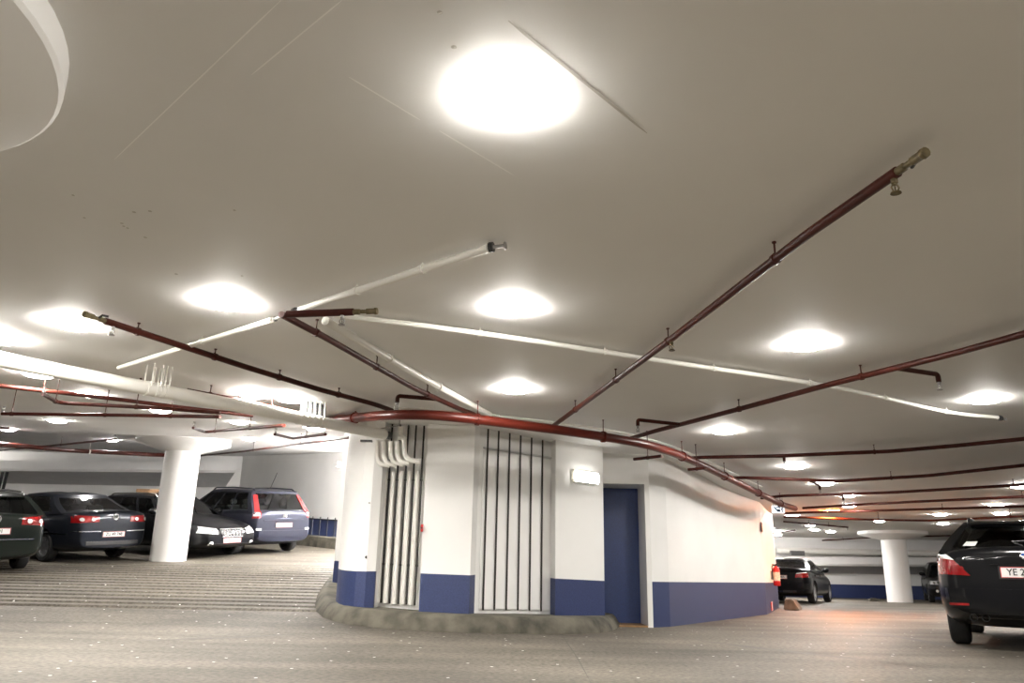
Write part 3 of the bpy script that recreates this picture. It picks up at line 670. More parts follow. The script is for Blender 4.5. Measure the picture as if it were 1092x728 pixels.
# running man sign
e = tag(empty('exit_sign'), 'small white hanging sign with a dark running figure under the red main end', 'sign')
c = YP(829.8, 543, 16.6); sx, sz = .13, .075
bm = NB(); box(bm, (c.x - sx, c.y - .02, c.z - sz), (c.x + sx, c.y + .02, c.z + sz)); obj('panel', bm, EXITM, e)
bm = NB(); y0 = c.y - .026; V = lambda x, z: Vector((c.x + x, y0, c.z + z))
box(bm, (c.x - .03, y0, c.z - .05), (c.x + .035, y0 + .005, c.z + .0)); tube(bm, [V(-.09, .05), V(-.06, .01), V(-.02, -.03)], .012, 6); tube(bm, [V(-.05, .03), V(.0, .055), V(.03, .02)], .012, 6)
obj('door_symbol', bm, SIGNB, e)
bm = NB(); lathe(bm, [(0, -.004), (.016, -.004), (.016, .002), (0, .002)], V(.085, .045), 12, axis=1); tube(bm, [V(.075, .03), V(.065, -.01), V(.085, -.03), V(.075, -.055)], .011, 6); tube(bm, [V(.07, .01), V(.1, .0)], .009, 6); obj('figure_symbol', bm, SIGNB, e)
for s in (-1, 1):
    bm = NB(); tube(bm, [Vector((c.x + s * .1, c.y, c.z + sz)), Vector((c.x + s * .1, c.y, ceil_z(c.x, c.y)))], .006, 8); obj('hanging_rod', bm, STEEL, e)
# fire equipment on the orange lit wall
dE = (endw - far).normalized(); nE = Vector((dE.y, -dE.x))
def ow(px, off):
    dr = ray(px, 620); t = Vector((dr.x, dr.y)); den = t.x * dE.y - t.y * dE.x; s = (far.x * dE.y - far.y * dE.x) / den; p = t * s + nE * off; return p
p = ow(822.3, .13); zc = YP(822, 613, p.y).z
e = tag(empty('fire_extinguisher'), 'red fire extinguisher with a cream label hung on the orange lit wall', 'fire extinguisher')
bm = NB(); lathe(bm, [(0, -.24), (.07, -.24), (.082, -.22), (.082, .12), (.07, .16), (.03, .19), (.03, .21), (0, .21)], (p.x, p.y, zc), 24); obj('cylinder', bm, RED, e, 40)
bm = NB(); lathe(bm, [(.083, -.13), (.0835, -.13), (.0835, .07), (.083, .07)], (p.x, p.y, zc), 24); obj('paper_label', bm, mat('cream_label', (.80, .70, .52), .5, noise=(40, .5)), e)
bm = NB(); tube(bm, [Vector((p.x, p.y, zc + .21)), Vector((p.x, p.y, zc + .25))], .018, 10); box(bm, (p.x - .09, p.y - .012, zc + .235), (p.x + .05, p.y + .012, zc + .25)); tube(bm, [Vector((p.x, p.y, zc + .25)), Vector((p.x + .06, p.y, zc + .275)), Vector((p.x + .1, p.y, zc + .27))], .01, 8); obj('valve_handle', bm, BLACK, e)
bm = NB(); tube(bm, fillet([Vector((p.x - .02, p.y - .01, zc + .225)), Vector((p.x - .1, p.y - .02, zc + .22)), Vector((p.x - .1, p.y - .02, zc - .1))], .05), .012, 8); obj('hose', bm, BLACK, e)
bm = NB(); q = ow(822.3, .0); box(bm, (-.03, .0, -.1), (.03, .05, .1), mtx=Matrix.Translation((q.x, q.y, zc)) @ Matrix.Rotation(math.atan2(dE.y, dE.x), 4, 'Z') @ Matrix.Translation((0, -.05, 0))); obj('wall_mount', bm, STEEL, e)
def wsign(name, label, px, py, w_, h_, m1, m2, sym):
    p = ow(px, .006); z_ = YP(px, py, p.y).z; e = tag(empty(name), label, 'sign')
    mt = Matrix.Translation((p.x, p.y, z_)) @ Matrix.Rotation(math.atan2(dE.y, dE.x), 4, 'Z')
    bm = NB(); box(bm, (-w_, -.012, -h_), (w_, .0, h_), mtx=mt); obj('panel', bm, m1, e)
    bm = NB()
    for a, b in sym: box(bm, (a[0] * w_, -.017, a[1] * h_), (b[0] * w_, -.0125, b[1] * h_), mtx=mt)
    obj('symbol', bm, m2, e)
wsign('hose_sign', 'small dark framed fire sign high on the orange lit wall', 815.8, 562, .16, .1, mat('dark_brown_frame', (.10, .02, .01), .5), mat('orange_symbol', (.75, .42, .25), .5), [((-.35, -.6), (.3, .55))])
wsign('extinguisher_sign', 'small red sign with a white mark at the foot of the orange lit wall', 820.7, 646, .22, .095, RED, SIGNW, [((-.3, -.6), (.1, .6)), ((.1, -.7), (.35, .1)), ((-.9, .8), (.9, .95)), ((-.9, -.95), (.9, -.8))])
# wheel stop and loose block
p = FP(843, 650); bm = NB(); mt = Matrix.Translation((p.x + .12, p.y + .1, 0)) @ Matrix.Rotation(-.42, 4, 'Z')
vs = [bm.verts.new(mt @ Vector(q)) for q in ((-.2, -.5, 0), (.17, -.5, 0), (.02, -.45, .25), (-.16, -.45, .25), (-.2, .6, 0), (.17, .6, 0), (.02, .55, .25), (-.16, .55, .25))]
for f in ((0, 1, 2, 3), (4, 7, 6, 5), (0, 4, 5, 1), (1, 5, 6, 2), (2, 6, 7, 3), (3, 7, 4, 0)): bm.faces.new([vs[i] for i in f])
bmesh.ops.bevel(bm, geom=bm.edges[:], offset=.02, segments=2, affect='EDGES')
tag(obj('wheel_stop', bm, CONC, smooth=40), 'sloped concrete block on the floor behind the far black saloon', 'wheel stop')
p = FP(932, 641); bm = NB(); box(bm, (p.x - .17, p.y - .1, 0), (p.x + .17, p.y + .1, .1)); box(bm, (p.x - .12, p.y - .07, .1), (p.x + .12, p.y + .07, .12)); bmesh.ops.bevel(bm, geom=bm.edges[:], offset=.01, segments=2, affect='EDGES')
tag(obj('concrete_block', bm, CONC), 'small grey block lying on the floor left of the far round column', 'block')
# two dark cables at the far left
e = tag(empty('cable_pair'), 'dark vertical cables by the white wall at the picture edge', 'cable')
for a, b in (((3, 503), (-4, 532)), ((8, 503), (2, 526))):
    bm = NB(); tube(bm, [YP(*a, 26.85), YP(*b, 26.88)], .05, 8); obj('cable', bm, BLACK, e)
p = YP(-7, 535, 26.85); bm = NB(); tube(bm, [Vector((p.x, 26.85, p.z + .1)), Vector((p.x, 26.85, floor_z(p.x, 26.85) + .001))], .05, 8); obj('cable', bm, BLACK, e)

# ------------------------------------------------------------------ cars
def lerp_tab(tab, s):
    if s <= tab[0][0]: return tab[0][1]
    for (a, x), (b, y) in zip(tab, tab[1:]):
        if s <= b: return x + (y - x) * (s - a) / (b - a)
    return tab[-1][1]
class Car:
    def __init__(c, label, spec, paint, group=None):
        c.e = tag(empty('parked_car'), label, 'car', group); c.S = S = spec; c.P = PAINTS[paint]
        c.xf = S['fo'] + S['wb'] / 2; L = S['L']; W = S['W'] / 2
        # lower body
        st = [0, .03, .10, .25, .5, .9, S['cowl'], S['cowl'] + .5, L * .5, L * .65, L - 1.1, L - .75, L - .42, L - .2, L - .08, L - .02, L]
        st = sorted(set(st)); bm = NB(); rings = []
        for s in st:
            d0, d1 = s, L - s
            k = 1 - .26 * max(0, 1 - d0 / .55) ** 2.2 - S.get('tailk', .15) * max(0, 1 - d1 / .4) ** 2.2
            w = W * k * (.985 if d0 < .9 else 1); zt = lerp_tab(S['top'], s); zb = S.get('zb', .2) + .12 * max(0, 1 - d0 / .5) + S.get('rup', .14) * max(0, 1 - d1 / .6)
            zm = .5 * (zb + zt); cr = .05 if zt > .8 else .02
            half = [(0, zb), (.72 * w, zb), (.93 * w, zb + .05), (.985 * w, zb + .16), (w, min(zm, .62)), (.995 * w, zt - .2), (.965 * w, zt - .07), (.88 * w, zt - .005), (.5 * w, zt + cr * .8), (0, zt + cr)]
            if zt - zb < .35:
                half = [(a, zb + (zt - zb) * f) for (a, _), f in zip(half, (0, 0, .1, .25, .5, .7, .86, .97, 1, 1))]
            x = c.xf - s
            ring = [bm.verts.new((x, y, z)) for y, z in half] + [bm.verts.new((x, -y, z)) for y, z in half[-2:0:-1]]
            rings.append(ring)
        n = len(rings[0])
        for A, B in zip(rings, rings[1:]):
            for i in range(n): bm.faces.new((A[i], A[(i + 1) % n], B[(i + 1) % n], B[i]))
        m = 9
        for R in (rings[0], rings[-1]):          # end caps as a quad grid between the two halves
            for i in range(m):
                a, b = R[i], R[i + 1]; a2, b2 = R[(n - i) % n], R[(n - i - 1) % n]
                vs = []
                for v in (a, b, b2, a2):
                    if v not in vs: vs.append(v)
                if len(vs) >= 3: bm.faces.new(vs)
        o = obj('body', bm, [c.P, BLACK], c.e)
        sub = o.modifiers.new('s', 'SUBSURF'); sub.levels = sub.render_levels = 2
        me = eval_mesh(o); o.modifiers.clear(); o.data = me
        c.bv_v = [v.co.copy() for v in me.vertices]; c.bv_p = [tuple(p.vertices) for p in me.polygons]
        # wheel wells
        bm = NB(); R = S['r'] + .055
        for sx in (1, -1):
            for sy in (1, -1):
                lathe(bm, [(0, -.3 * 1), (R, -.3), (R, .3), (0, .3)], (sx * S['wb'] / 2, sy * (W - .05), S['r'] + .01), 28, axis=1)
        cut = obj('cut', bm, [BLACK])
        bo = o.modifiers.new('b', 'BOOLEAN'); bo.object = cut; bo.operation = 'DIFFERENCE'; bo.solver = 'EXACT'
        try: bo.material_mode = 'TRANSFER'
        except Exception: pass
        me = eval_mesh(o); o.modifiers.clear()
        if len(me.polygons) > 100: o.data = me
        bpy.data.objects.remove(cut)
        o.data.polygons.foreach_set('use_smooth', [True] * len(o.data.polygons)); o.data.set_sharp_from_angle(angle=math.radians(38))
        c.cabin(); c.bvh = BVHTree.FromPolygons(c.bv_v, c.bv_p)
        c.wheels()
    def cabin(c):
        S = c.S; W = S['W'] / 2; NF, NS, NR = 14, 48, 14; K = S['cab']  # f0,f1 front s at belt/roof, r0,r1 rear s at belt/roof
        wb_, wr = W * S.get('wbf', .93), S.get('wr', W * .70); bow0, bow1 = .22, .16; br0, br1 = S.get('br', (.14, .12))
        vs_ = [-.12, .06, .3, .55, .78, .91, 1.]
        bm = NB(); rings = []
        def zroof(s):
            m = (K['f1'] + K['r1']) / 2; h = max(.3, (K['r1'] - K['f1']) / 2); t = (s - m) / h
            return S['H'] - .05 - .035 * min(t * t, 1.6) - S.get('rdrop', 0) * max(0, t)
        for v in vs_:
            f = K['f0'] + (K['f1'] - K['f0']) * v; r = K['r0'] + (K['r1'] - K['r0']) * v; w = wb_ + (wr - wb_) * (v ** 1.25 if v > 0 else v) + .015 * math.sin(math.pi * max(v, 0))
            bf = bow0 + (bow1 - bow0) * v; bb = br0 + (br1 - br0) * v; P = []
            for j in range(NF): y = -w + 2 * w * j / NF; P.append((f + bf * (y / w) ** 2, y))
            for k in range(NS): P.append((f + bf + (r - bb - f - bf) * k / NS, w))
            for j in range(NR): y = w - 2 * w * j / NR; P.append((r - bb * (y / w) ** 2, y))
            for k in range(NS): P.append((r - bb + (f + bf - r + bb) * k / NS, -w))
            ring = []
            for s, y in P:
                zb = lerp_tab(S['top'], s); zb = max(zb, .55); z = zb + (zroof(s) - zb) * v
                ring.append((c.xf - s, y, z))
            rings.append(ring)
        n = len(rings[0]); cx = sum(p[0] for p in rings[-1]) / n
        for sc_, up in ((.965, .022), (.8, .045), (.55, .058), (.28, .064)):
            rings.append([(cx + (p[0] - cx) * sc_, p[1] * sc_, p[2] + up) for p in rings[6]])
        faces = {}
        sides = S['win']
        def cls(i, k):
            if k < 1 or k > 4: return None
            if i < NF: return 'windscreen' if 0 < i < NF - 1 else None
            i -= NF
            if i < NS:
                f = (i + .5) / NS
                for q, (a, b) in enumerate(sides):
                    if a < f < b: return ('side_window', 1, q)
                return None
            i -= NS
            if i < NR: return 'rear_window' if S.get('rw', (0, NR - 1))[0] < i < S.get('rw', (0, NR - 1))[1] else None
            i -= NR; f = 1 - (i + .5) / NS
            for q, (a, b) in enumerate(sides):
                if a < f < b: return ('side_window', -1, q)
            return None
        groups = {}
        for k in range(len(rings) - 1):
            for i in range(n):
                groups.setdefault(cls(i, k), []).append((rings[k][i], rings[k][(i + 1) % n], rings[k + 1][(i + 1) % n], rings[k + 1][i]))
        top = rings[-1]; cen = (cx, 0, sum(p[2] for p in top) / n + .003)
        groups[None] += [(top[i], top[(i + 1) % n], cen) for i in range(n)]
        for key, fs in groups.items():
            bm = NB(); idx = {}
            b0 = len(c.bv_v)
            for f in fs:
                vv = []
                for p in f:
                    kk = tuple(round(q, 5) for q in p)
                    if kk not in idx: idx[kk] = bm.verts.new(p); c.bv_v.append(Vector(p))
                    vv.append(idx[kk])
                if len(set(vv)) >= 3: bm.faces.new(vv)
            bm.verts.index_update()
            for f in bm.faces: c.bv_p.append(tuple(b0 + v.index for v in f.verts))
            nm = 'cabin_shell' if key is None else key if isinstance(key, str) else key[0]
            o = obj(nm, bm, c.P if key is None else GLASS, c.e, 40)
        # seats seen through the glass
        for s, ys in ((K['f0'] + 1.15, (.36, -.36)), (K['f0'] + 2.0, (.42, 0, -.42))):
            if s > K['r0'] - .5: continue
            zb = lerp_tab(S['top'], s)
            for y in ys:
                bm = NB(); box(bm, (c.xf - s - .06, y - .2, zb - .1), (c.xf - s + .06, y + .2, zb + .17)); box(bm, (c.xf - s - .05, y - .11, zb + .19), (c.xf - s + .04, y + .11, zb + .33))
                bmesh.ops.bevel(bm, geom=bm.edges[:], offset=.03, segments=2, affect='EDGES'); obj('seat', bm, SEATM, c.e, 40)
    def wheels(c):
        S = c.S; W = S['W'] / 2; r = S['r']; rr = r * S.get('rimf', .66)
        for sx in (1, -1):
            for sy in (1, -1):
                y = sy * (W - .125); bm = NB(); h = .105
                lathe(bm, [(rr, -h * .8), (rr + .02, -h), (r - .03, -h), (r - .006, -h * .8), (r, -h * .55), (r, h * .55), (r - .006, h * .8), (r - .03, h), (rr + .02, h), (rr, h * .8), (rr, -h * .8)], (0, 0, 0), 36, axis=1)
                t = obj('wheel', bm, RUBBER, c.e, 35); t.location = (sx * S['wb'] / 2, y, r)
                bm = NB(); ns = S.get('spokes', 7); d = sy
                lathe(bm, [(rr, -h * .8), (rr, d * h * .75), (rr - .03, d * h * .8), (rr - .045, d * h * .5), (rr - .05, d * -.02), (.05, d * -.03), (0, d * -.03)] if d > 0 else [(rr, h * .8), (rr, -h * .75), (rr - .03, -h * .8), (rr - .045, -h * .5), (rr - .05, .02), (.05, .03), (0, .03)], (0, 0, 0), 36, axis=1, mi=0 if S.get('solid') else 1)
                lathe(bm, [(.055, -.03 * d), (.055, d * h * .72), (.04, d * h * .78), (0, d * h * .78)], (0, 0, 0), 16, axis=1)
                for k in range(ns):
                    mt = Matrix.Rotation(2 * math.pi * k / ns, 4, 'Y')
                    sw_ = .05 if S.get('solid') else .03
                    box(bm, (-sw_, min(d * h * .45, d * h * .74), .03), (sw_, max(d * h * .45, d * h * .74), rr - .025), mtx=mt)
                lathe(bm, [(rr - .03, d * h * .5), (rr - .03, d * h * .82), (rr + .002, d * h * .84), (rr + .002, d * h * .5)], (0, 0, 0), 36, axis=1)
                obj('rim', bm, [ALLOY, BLACK], t, 35)
    # ---- surface patches that follow the body
    def cast(c, view, a, z):
        o, d = {'R': (Vector((-9, a, z)), Vector((1, 0, 0))), 'F': (Vector((9, a, z)), Vector((-1, 0, 0))), 'L': (Vector((a, 5, z)), Vector((0, -1, 0))), 'Q': (Vector((a, -5, z)), Vector((0, 1, 0)))}[view]
        loc, nrm, i, dist = c.bvh.ray_cast(o, d)
        return (loc, -d) if loc else (None, -d)
    def grid(c, name, view, rows, m, off=.012, parent=None, deep=.03):
        pts = []; last = None
        for row in rows:
            pr = []
            for a, z in row:
                loc, d = c.cast(view, a, z); pr.append((loc, d, a, z))
            good = [q[0] for q in pr if q[0]]
            fix = []
            for loc, d, a, z in pr:
                if loc is None:
                    if not good: return None
                    near = min(good, key=lambda g: abs((g.y if view in 'RF' else g.x) - a)); loc = Vector((near.x, a, z)) if view in 'RF' else Vector((a, near.y, z))
                fix.append((loc, d))
            pts.append(fix)
        bm = NB(); T = [[bm.verts.new(l + d * off) for l, d in r] for r in pts]; B = [[bm.verts.new(l - d * deep) for l, d in r] for r in pts]
        ny, nx = len(T), len(T[0])
        for j in range(ny - 1):
            for i in range(nx - 1):
                bm.faces.new((T[j][i], T[j][i + 1], T[j + 1][i + 1], T[j + 1][i])); bm.faces.new((B[j][i], B[j + 1][i], B[j + 1][i + 1], B[j][i + 1]))
        loop = [(0, i) for i in range(nx)] + [(j, nx - 1) for j in range(1, ny)] + [(ny - 1, i) for i in range(nx - 2, -1, -1)] + [(j, 0) for j in range(ny - 2, 0, -1)]
        for (a, b) in zip(loop, loop[1:] + loop[:1]): bm.faces.new((T[a[0]][a[1]], B[a[0]][a[1]], B[b[0]][b[1]], T[b[0]][b[1]]))
        return obj(name, bm, m, parent or c.e, 40)
    def quad(c, name, view, q, m, off=.012, nx=8, nz=4, parent=None):
        q = [Vector(p) for p in q]; rows = []
        for j in range(nz + 1):
            v = j / nz; rows.append([tuple(q[0].lerp(q[1], i / nx).lerp(q[3].lerp(q[2], i / nx), v)) for i in range(nx + 1)])
        return c.grid(name, view, rows, m, off, parent)
    def both(c, name, view, q, m, off=.012, parent=None, **k):
        return [c.quad(name, view, [(s * a, z) for a, z in q], m, off, **k) for s in (1, -1)]
    def disc(c, name, view, a, z, r, m, off=.02, parent=None, n=20, r0=0.):
        loc, d = c.cast(view, a, z)
        if loc is None: return
        ps = []
        for k in range(n):
            t = 2 * math.pi * k / n; l2, _ = c.cast(view, a + r * math.cos(t), z + r * math.sin(t)); ps.append(l2 if l2 else loc)
        bm = NB(); cen = bm.verts.new(loc + d * (off + .006)); T = []; B = []
        for k, p in enumerate(ps):
            t = 2 * math.pi * k / n; dz = r * math.sin(t); da = r * math.cos(t)
            q = Vector((p.x, a + da, z + dz)) if view in 'RF' else Vector((a + da, p.y, z + dz))
            T.append(bm.verts.new(q + d * off)); B.append(bm.verts.new(q - d * .02))
        for k in range(n):
            j = (k + 1) % n; bm.faces.new((cen, T[k], T[j])); bm.faces.new((T[k], B[k], B[j], T[j]))
        bm.faces.new(B)
        return obj(name, bm, m, parent or c.e, 40)
    def plate(c, view, z, txt, w=.5, h=.11, size=.095):
        sg = -1 if view == 'R' else 1
        xs = [c.cast(view, y, zz)[0] for y in (-w / 2, 0, w / 2) for zz in (z - h / 2, z, z + h / 2)]; xs = [p.x for p in xs if p]
        x = (min(xs) if sg < 0 else max(xs)) + sg * .012; bm = NB()
        box(bm, (x - .008, -w / 2, z - h / 2), (x + .008, w / 2, z + h / 2)); o = obj('licence_plate', bm, PLATEM, c.e)
        bm = NB(); xx = x + sg * .0085; t = .006
        for a, b in (((-w / 2, -h / 2), (w / 2, -h / 2 + t)), ((-w / 2, h / 2 - t), (w / 2, h / 2)), ((-w / 2, -h / 2), (-w / 2 + t, h / 2)), ((w / 2 - t, -h / 2), (w / 2, h / 2))):
            box(bm, (xx - .0015, a[0], z + a[1]), (xx + .0015, b[0], z + b[1]))
        obj('plate_border', bm, RED, o)
        X = Vector((0, sg, 0)); mt = Matrix((X, Vector((0, 0, 1)), Vector((sg, 0, 0)))).transposed().to_4x4(); mt.translation = (x + sg * .010, 0, z)
        text_mesh(txt, size, 'plate_lettering', INK, o, mt, sx=.92)
        bm = NB(); x2 = x - sg * .01; box(bm, (x2 - .02 if sg > 0 else x + .004, -w / 2 - .02, z - h / 2 - .015), (x2 + .004 if sg > 0 else x + .03, w / 2 + .02, z + h / 2 + .015)); obj('plate_holder', bm, BLACK, c.e)
    def bars(c, name, view, z, segs, r, m, parent=None, y0=0., off=.018):
        loc, d = c.cast(view, y0, z)
        if not loc: return
        sg = -1 if view == 'R' else 1; bm = NB()
        for a, b in segs:
            P = [Vector((loc.x, y0 + sg * q[0], z + q[1])) + d * off for q in (a, b)]
            tube(bm, P, r, 8)
        return obj(name, bm, m, parent or c.e)
    def ring(c, view, z, R, t, m, y0=0., off=.016, name='badge'):
        return c.bars(name, view, z, [((R * math.cos(2 * math.pi * k / 20), R * math.sin(2 * math.pi * k / 20)), (R * math.cos(2 * math.pi * (k + 1) / 20), R * math.sin(2 * math.pi * (k + 1) / 20))) for k in range(20)], t, m, None, y0, off)
    def mirrors(c):
        S = c.S; s = S['cab']['f0'] + .52; z = lerp_tab(S['top'], s) + .09
        for sy in (1, -1):
            bm = NB(); bmesh.ops.create_uvsphere(bm, u_segments=16, v_segments=10, radius=1)
            for v in bm.verts: v.co = Vector((c.xf - s + v.co.x * .09, sy * (S['W'] / 2 + .06 + 0) + v.co.y * .115, z + v.co.z * .075))
            tube(bm, [Vector((c.xf - s, sy * S['W'] / 2 * .86, z - .06)), Vector((c.xf - s, sy * (S['W'] / 2 + .02), z - .03))], .03, 8)
            obj('mirror', bm, c.P, c.e, 50)
    def handles(c, ss_, z):
        for sy, vw in ((1, 'L'), (-1, 'Q')):
            for s in ss_: c.quad('door_handle', vw, [(c.xf - s, z - .018), (c.xf - s - .2, z - .018), (c.xf - s - .2, z + .018), (c.xf - s, z + .018)], c.P, .03, 4, 2)
    def rails(c, s0, s1, m, y):
        S = c.S
        for sy in (1, -1):
            z = S['H'] - .04; bm = NB(); P = [Vector((c.xf - s0, sy * y, z - .03)), Vector((c.xf - s0 - .12, sy * y, z + .045)), Vector((c.xf - (s0 + s1) / 2, sy * y, z + .06)), Vector((c.xf - s1 + .12, sy * y, z + .03)), Vector((c.xf - s1, sy * y, z - .05))]
            tube(bm, fillet(P, .15), .018, 8); obj('roof_rail', bm, m, c.e, 50)
    def place(c, ref, local, heading):
        # puts the local ground point at the world point REF; the car follows the floor's slope
        a = math.radians(heading); f = Vector((math.sin(a), math.cos(a))); l = Vector((-math.cos(a), math.sin(a)))
        o = Vector((ref.x, ref.y)) - f * local[0] - l * local[1]; h = c.S['wb'] / 2; t = c.S['W'] / 2 - .12
        Z = lambda u, v: (lambda p: Vector((p.x, p.y, floor_z(p.x, p.y))))(o + f * u + l * v)
        pf, pr, pl, pq = (Z(h, t) + Z(h, -t)) / 2, (Z(-h, t) + Z(-h, -t)) / 2, (Z(h, t) + Z(-h, t)) / 2, (Z(h, -t) + Z(-h, -t)) / 2
        X = (pf - pr).normalized(); Y = (pl - pq); Y = (Y - X * Y.dot(X)).normalized(); Zv = X.cross(Y)
        m = Matrix((X, Y, Zv)).transposed().to_4x4(); m.translation = (pf + pr) / 2; c.e.matrix_world = m

SEDAN = dict(solid=1, L=4.77, W=1.82, H=1.47, wb=2.71, fo=.94, cowl=1.35, r=.32, rup=.12, tailk=.2,
             top=[(0, .60), (.03, .66), (.1, .70), (.25, .76), (.5, .83), (.9, .90), (1.35, .96), (2, .97), (3.2, 1.01), (3.9, 1.05), (4.3, 1.075), (4.57, 1.08), (4.69, 1.055), (4.75, .99), (4.77, .90)],
             cab=dict(f0=1.25, f1=2.12, r0=4.28, r1=3.48), win=[(.08, .40), (.43, .74), (.76, .90)], br=(.2, .12))
WAGON = dict(L=4.77, W=1.82, H=1.49, wb=2.71, fo=.94, cowl=1.35, r=.32, rup=.12, tailk=.16,
             top=[(0, .60), (.03, .66), (.1, .70), (.25, .76), (.5, .83), (.9, .90), (1.35, .96), (2, .97), (3.2, 1.0), (3.9, 1.03), (4.35, 1.05), (4.57, 1.06), (4.69, 1.05), (4.75, 1.02), (4.77, .95)],
             cab=dict(f0=1.25, f1=2.12, r0=4.72, r1=4.30), win=[(.07, .32), (.345, .60), (.63, .90)], br=(.12, .12))
MPV = dict(L=4.59, W=1.83, H=1.66, wb=2.73, fo=.92, cowl=1.0, r=.325, rup=.12, tailk=.15, wr=.70,
           top=[(0, .62), (.03, .70), (.1, .76), (.25, .84), (.5, .93), (.9, .99), (1.2, 1.02), (2, 1.02), (3.2, 1.05), (4.1, 1.08), (4.42, 1.09), (4.51, 1.08), (4.57, 1.05), (4.59, .96)],
           cab=dict(f0=.75, f1=1.95, r0=4.56, r1=4.22), win=[(.05, .16), (.18, .42), (.445, .68), (.70, .93)], br=(.14, .16), rw=(0, 13), spokes=9)

def twin_round(c, zc, y_in, y_out, h):
    for s in (1, -1):
        base = c.quad('tail_light', 'R', [(s * y_out, zc - h * .8), (s * y_in, zc - h * .62), (s * y_in * 1.02, zc + h * .7), (s * y_out * .985, zc + h)], TAILR, .012, 10, 4)
        for f in (.3, .75):
            y = s * (y_in + (y_out - y_in) * f); r = h * .62
            c.disc('lens_ring', 'R', y, zc, r, TAILR, .022, base); c.disc('lens', 'R', y, zc, r * .68, LENSW, .03, base)
def vw_badge(c, view, z, R=.06):
    b = c.ring(view, z, R, .007, CHROME, off=.022)
    k = R / .06
    c.bars('badge_mark', view, z, [((-.03 * k, .045 * k), (0, .008 * k)), ((0, .008 * k), (.03 * k, .045 * k)), ((-.05 * k, .012 * k), (-.022 * k, -.045 * k)), ((-.022 * k, -.045 * k), (0, -.005 * k)), ((0, -.005 * k), (.022 * k, -.045 * k)), ((.022 * k, -.045 * k), (.05 * k, .012 * k))], .006, CHROME, b, off=.022)
def roundel(c, view, z, R=.041):
    b = c.disc('badge', view, 0, z, R, CHROME, .02); loc, d = c.cast(view, 0, z); sg = -1 if view == 'R' else 1
    for q, mm in ((0, LENSW), (1, BADGEB), (2, LENSW), (3, BADGEB)):
        bm = NB(); cen = bm.verts.new(Vector((loc.x, 0, z)) + d * .029); a = [bm.verts.new(Vector((loc.x, sg * R * .7 * math.cos(q * math.pi / 2 + t * math.pi / 12), z + R * .7 * math.sin(q * math.pi / 2 + t * math.pi / 12))) + d * .029) for t in range(7)]
        for i in range(6): bm.faces.new((cen, a[i], a[i + 1]))
        obj('badge_quarter', bm, mm, b)

# dark blue saloon on the ramp
c = Car('dark blue saloon on the ramp with twin round tail lamps, left of the white column', SEDAN, 'navy')
twin_round(c, .92, .36, .86, .09); vw_badge(c, 'R', .97); c.plate('R', .60, 'ZU 49 748')
c.both('chrome_strip', 'R', [(.30, .655), (.90, .665), (.90, .685), (.30, .675)], CHROME, .01, nx=12, nz=1)
for vw in 'LQ': c.quad('chrome_strip', vw, [(c.xf - 1.0, .59), (c.xf - 4.5, .60), (c.xf - 4.5, .62), (c.xf - 1.0, .61)], CHROME, .008, 24, 1)
c.quad('boot_spoiler', 'R', [(-.62, 1.085), (.62, 1.085), (.62, 1.1), (-.62, 1.1)], c.P, .03, 12, 1)
c.quad('rear_valance', 'R', [(-.6, .38), (.6, .38), (.6, .46), (-.6, .46)], BLACK, .01, 10, 2); c.both('headlight', 'F', [(.84, .66), (.5, .66), (.5, .78), (.80, .80)], LENSW); c.mirrors(); c.handles((2.25, 3.2), .88)
c.place(FP(48, 598.5), (-c.S['wb'] / 2, c.S['W'] / 2 - .12), -59)

# estate at the picture edge
c = Car('green black estate car cut by the picture edge, with plate ending 48591', dict(WAGON, W=1.83), 'green_black')
twin_round(c, .95, .42, .86, .10); vw_badge(c, 'R', .99, .07); c.plate('R', .775, '548591', .5)
c.quad('chrome_strip', 'R', [(-.66, .615), (.66, .615), (.66, .635), (-.66, .635)], CHROME, .012, 14, 1); c.rails(2.2, 4.2, CHROME, .56); c.mirrors(); c.handles((2.2, 3.1), .88)
c.quad('rear_spoiler', 'R', [(-.56, 1.385), (.56, 1.385), (.54, 1.42), (-.54, 1.42)], c.P, .06, 12, 1); c.both('headlight', 'F', [(.84, .66), (.5, .66), (.5, .78), (.80, .80)], LENSW)
c.place(FP(19, 606), (-c.S['wb'] / 2, -(c.S['W'] / 2 - .12)), -48)

# people carrier
c = Car('blue grey people carrier at the top of the ramp beside the concrete kerb', MPV, 'blue_grey')
for s in (1, -1):
    t = c.quad('tail_light', 'R', [(s * .86, .90), (s * .70, .92), (s * .60, 1.50), (s * .70, 1.50)], TAILR, .014, 6, 12)
    c.quad('lens', 'R', [(s * .84, .96), (s * .72, .97), (s * .71, 1.06), (s * .82, 1.06)], LENSW, .022, 3, 3, parent=t)
b = c.bars('badge', 'R', .97, [((-.06, -.005), (0, .045)), ((0, .045), (.06, -.005)), ((-.06, -.05), (0, 0)), ((0, 0), (.06, -.05))], .011, CHROME)
c.plate('R', .735, 'XH 92 073', .48); c.quad('chrome_strip', 'R', [(-.62, .84), (.62, .84), (.62, .865), (-.62, .865)], c.P, .03, 12, 1); c.quad('bumper', 'R', [(-.84, .44), (.84, .44), (.84, .60), (-.84, .60)], c.P, .035, 16, 3)
c.both('reflector', 'R', [(.80, .61), (.66, .61), (.66, .66), (.80, .66)], LENSW, .012); c.rails(2.0, 4.1, c.P, .60); c.mirrors(); c.handles((1.75, 2.75), .93)
bm = NB(); tube(bm, [Vector((c.xf - 3.7, 0, c.S['H'] - .0)), Vector((c.xf - 3.85, 0, c.S['H'] + .03)), Vector((c.xf - 4.1, 0, c.S['H'] + .42))], .008, 6); obj('antenna', bm, BLACK, c.e); c.both('headlight', 'F', [(.84, .70), (.5, .70), (.45, .82), (.78, .90)], LENSW)
c.place(FP(250, 589.5), (-c.S['wb'] / 2, c.S['W'] / 2 - .12), -50)

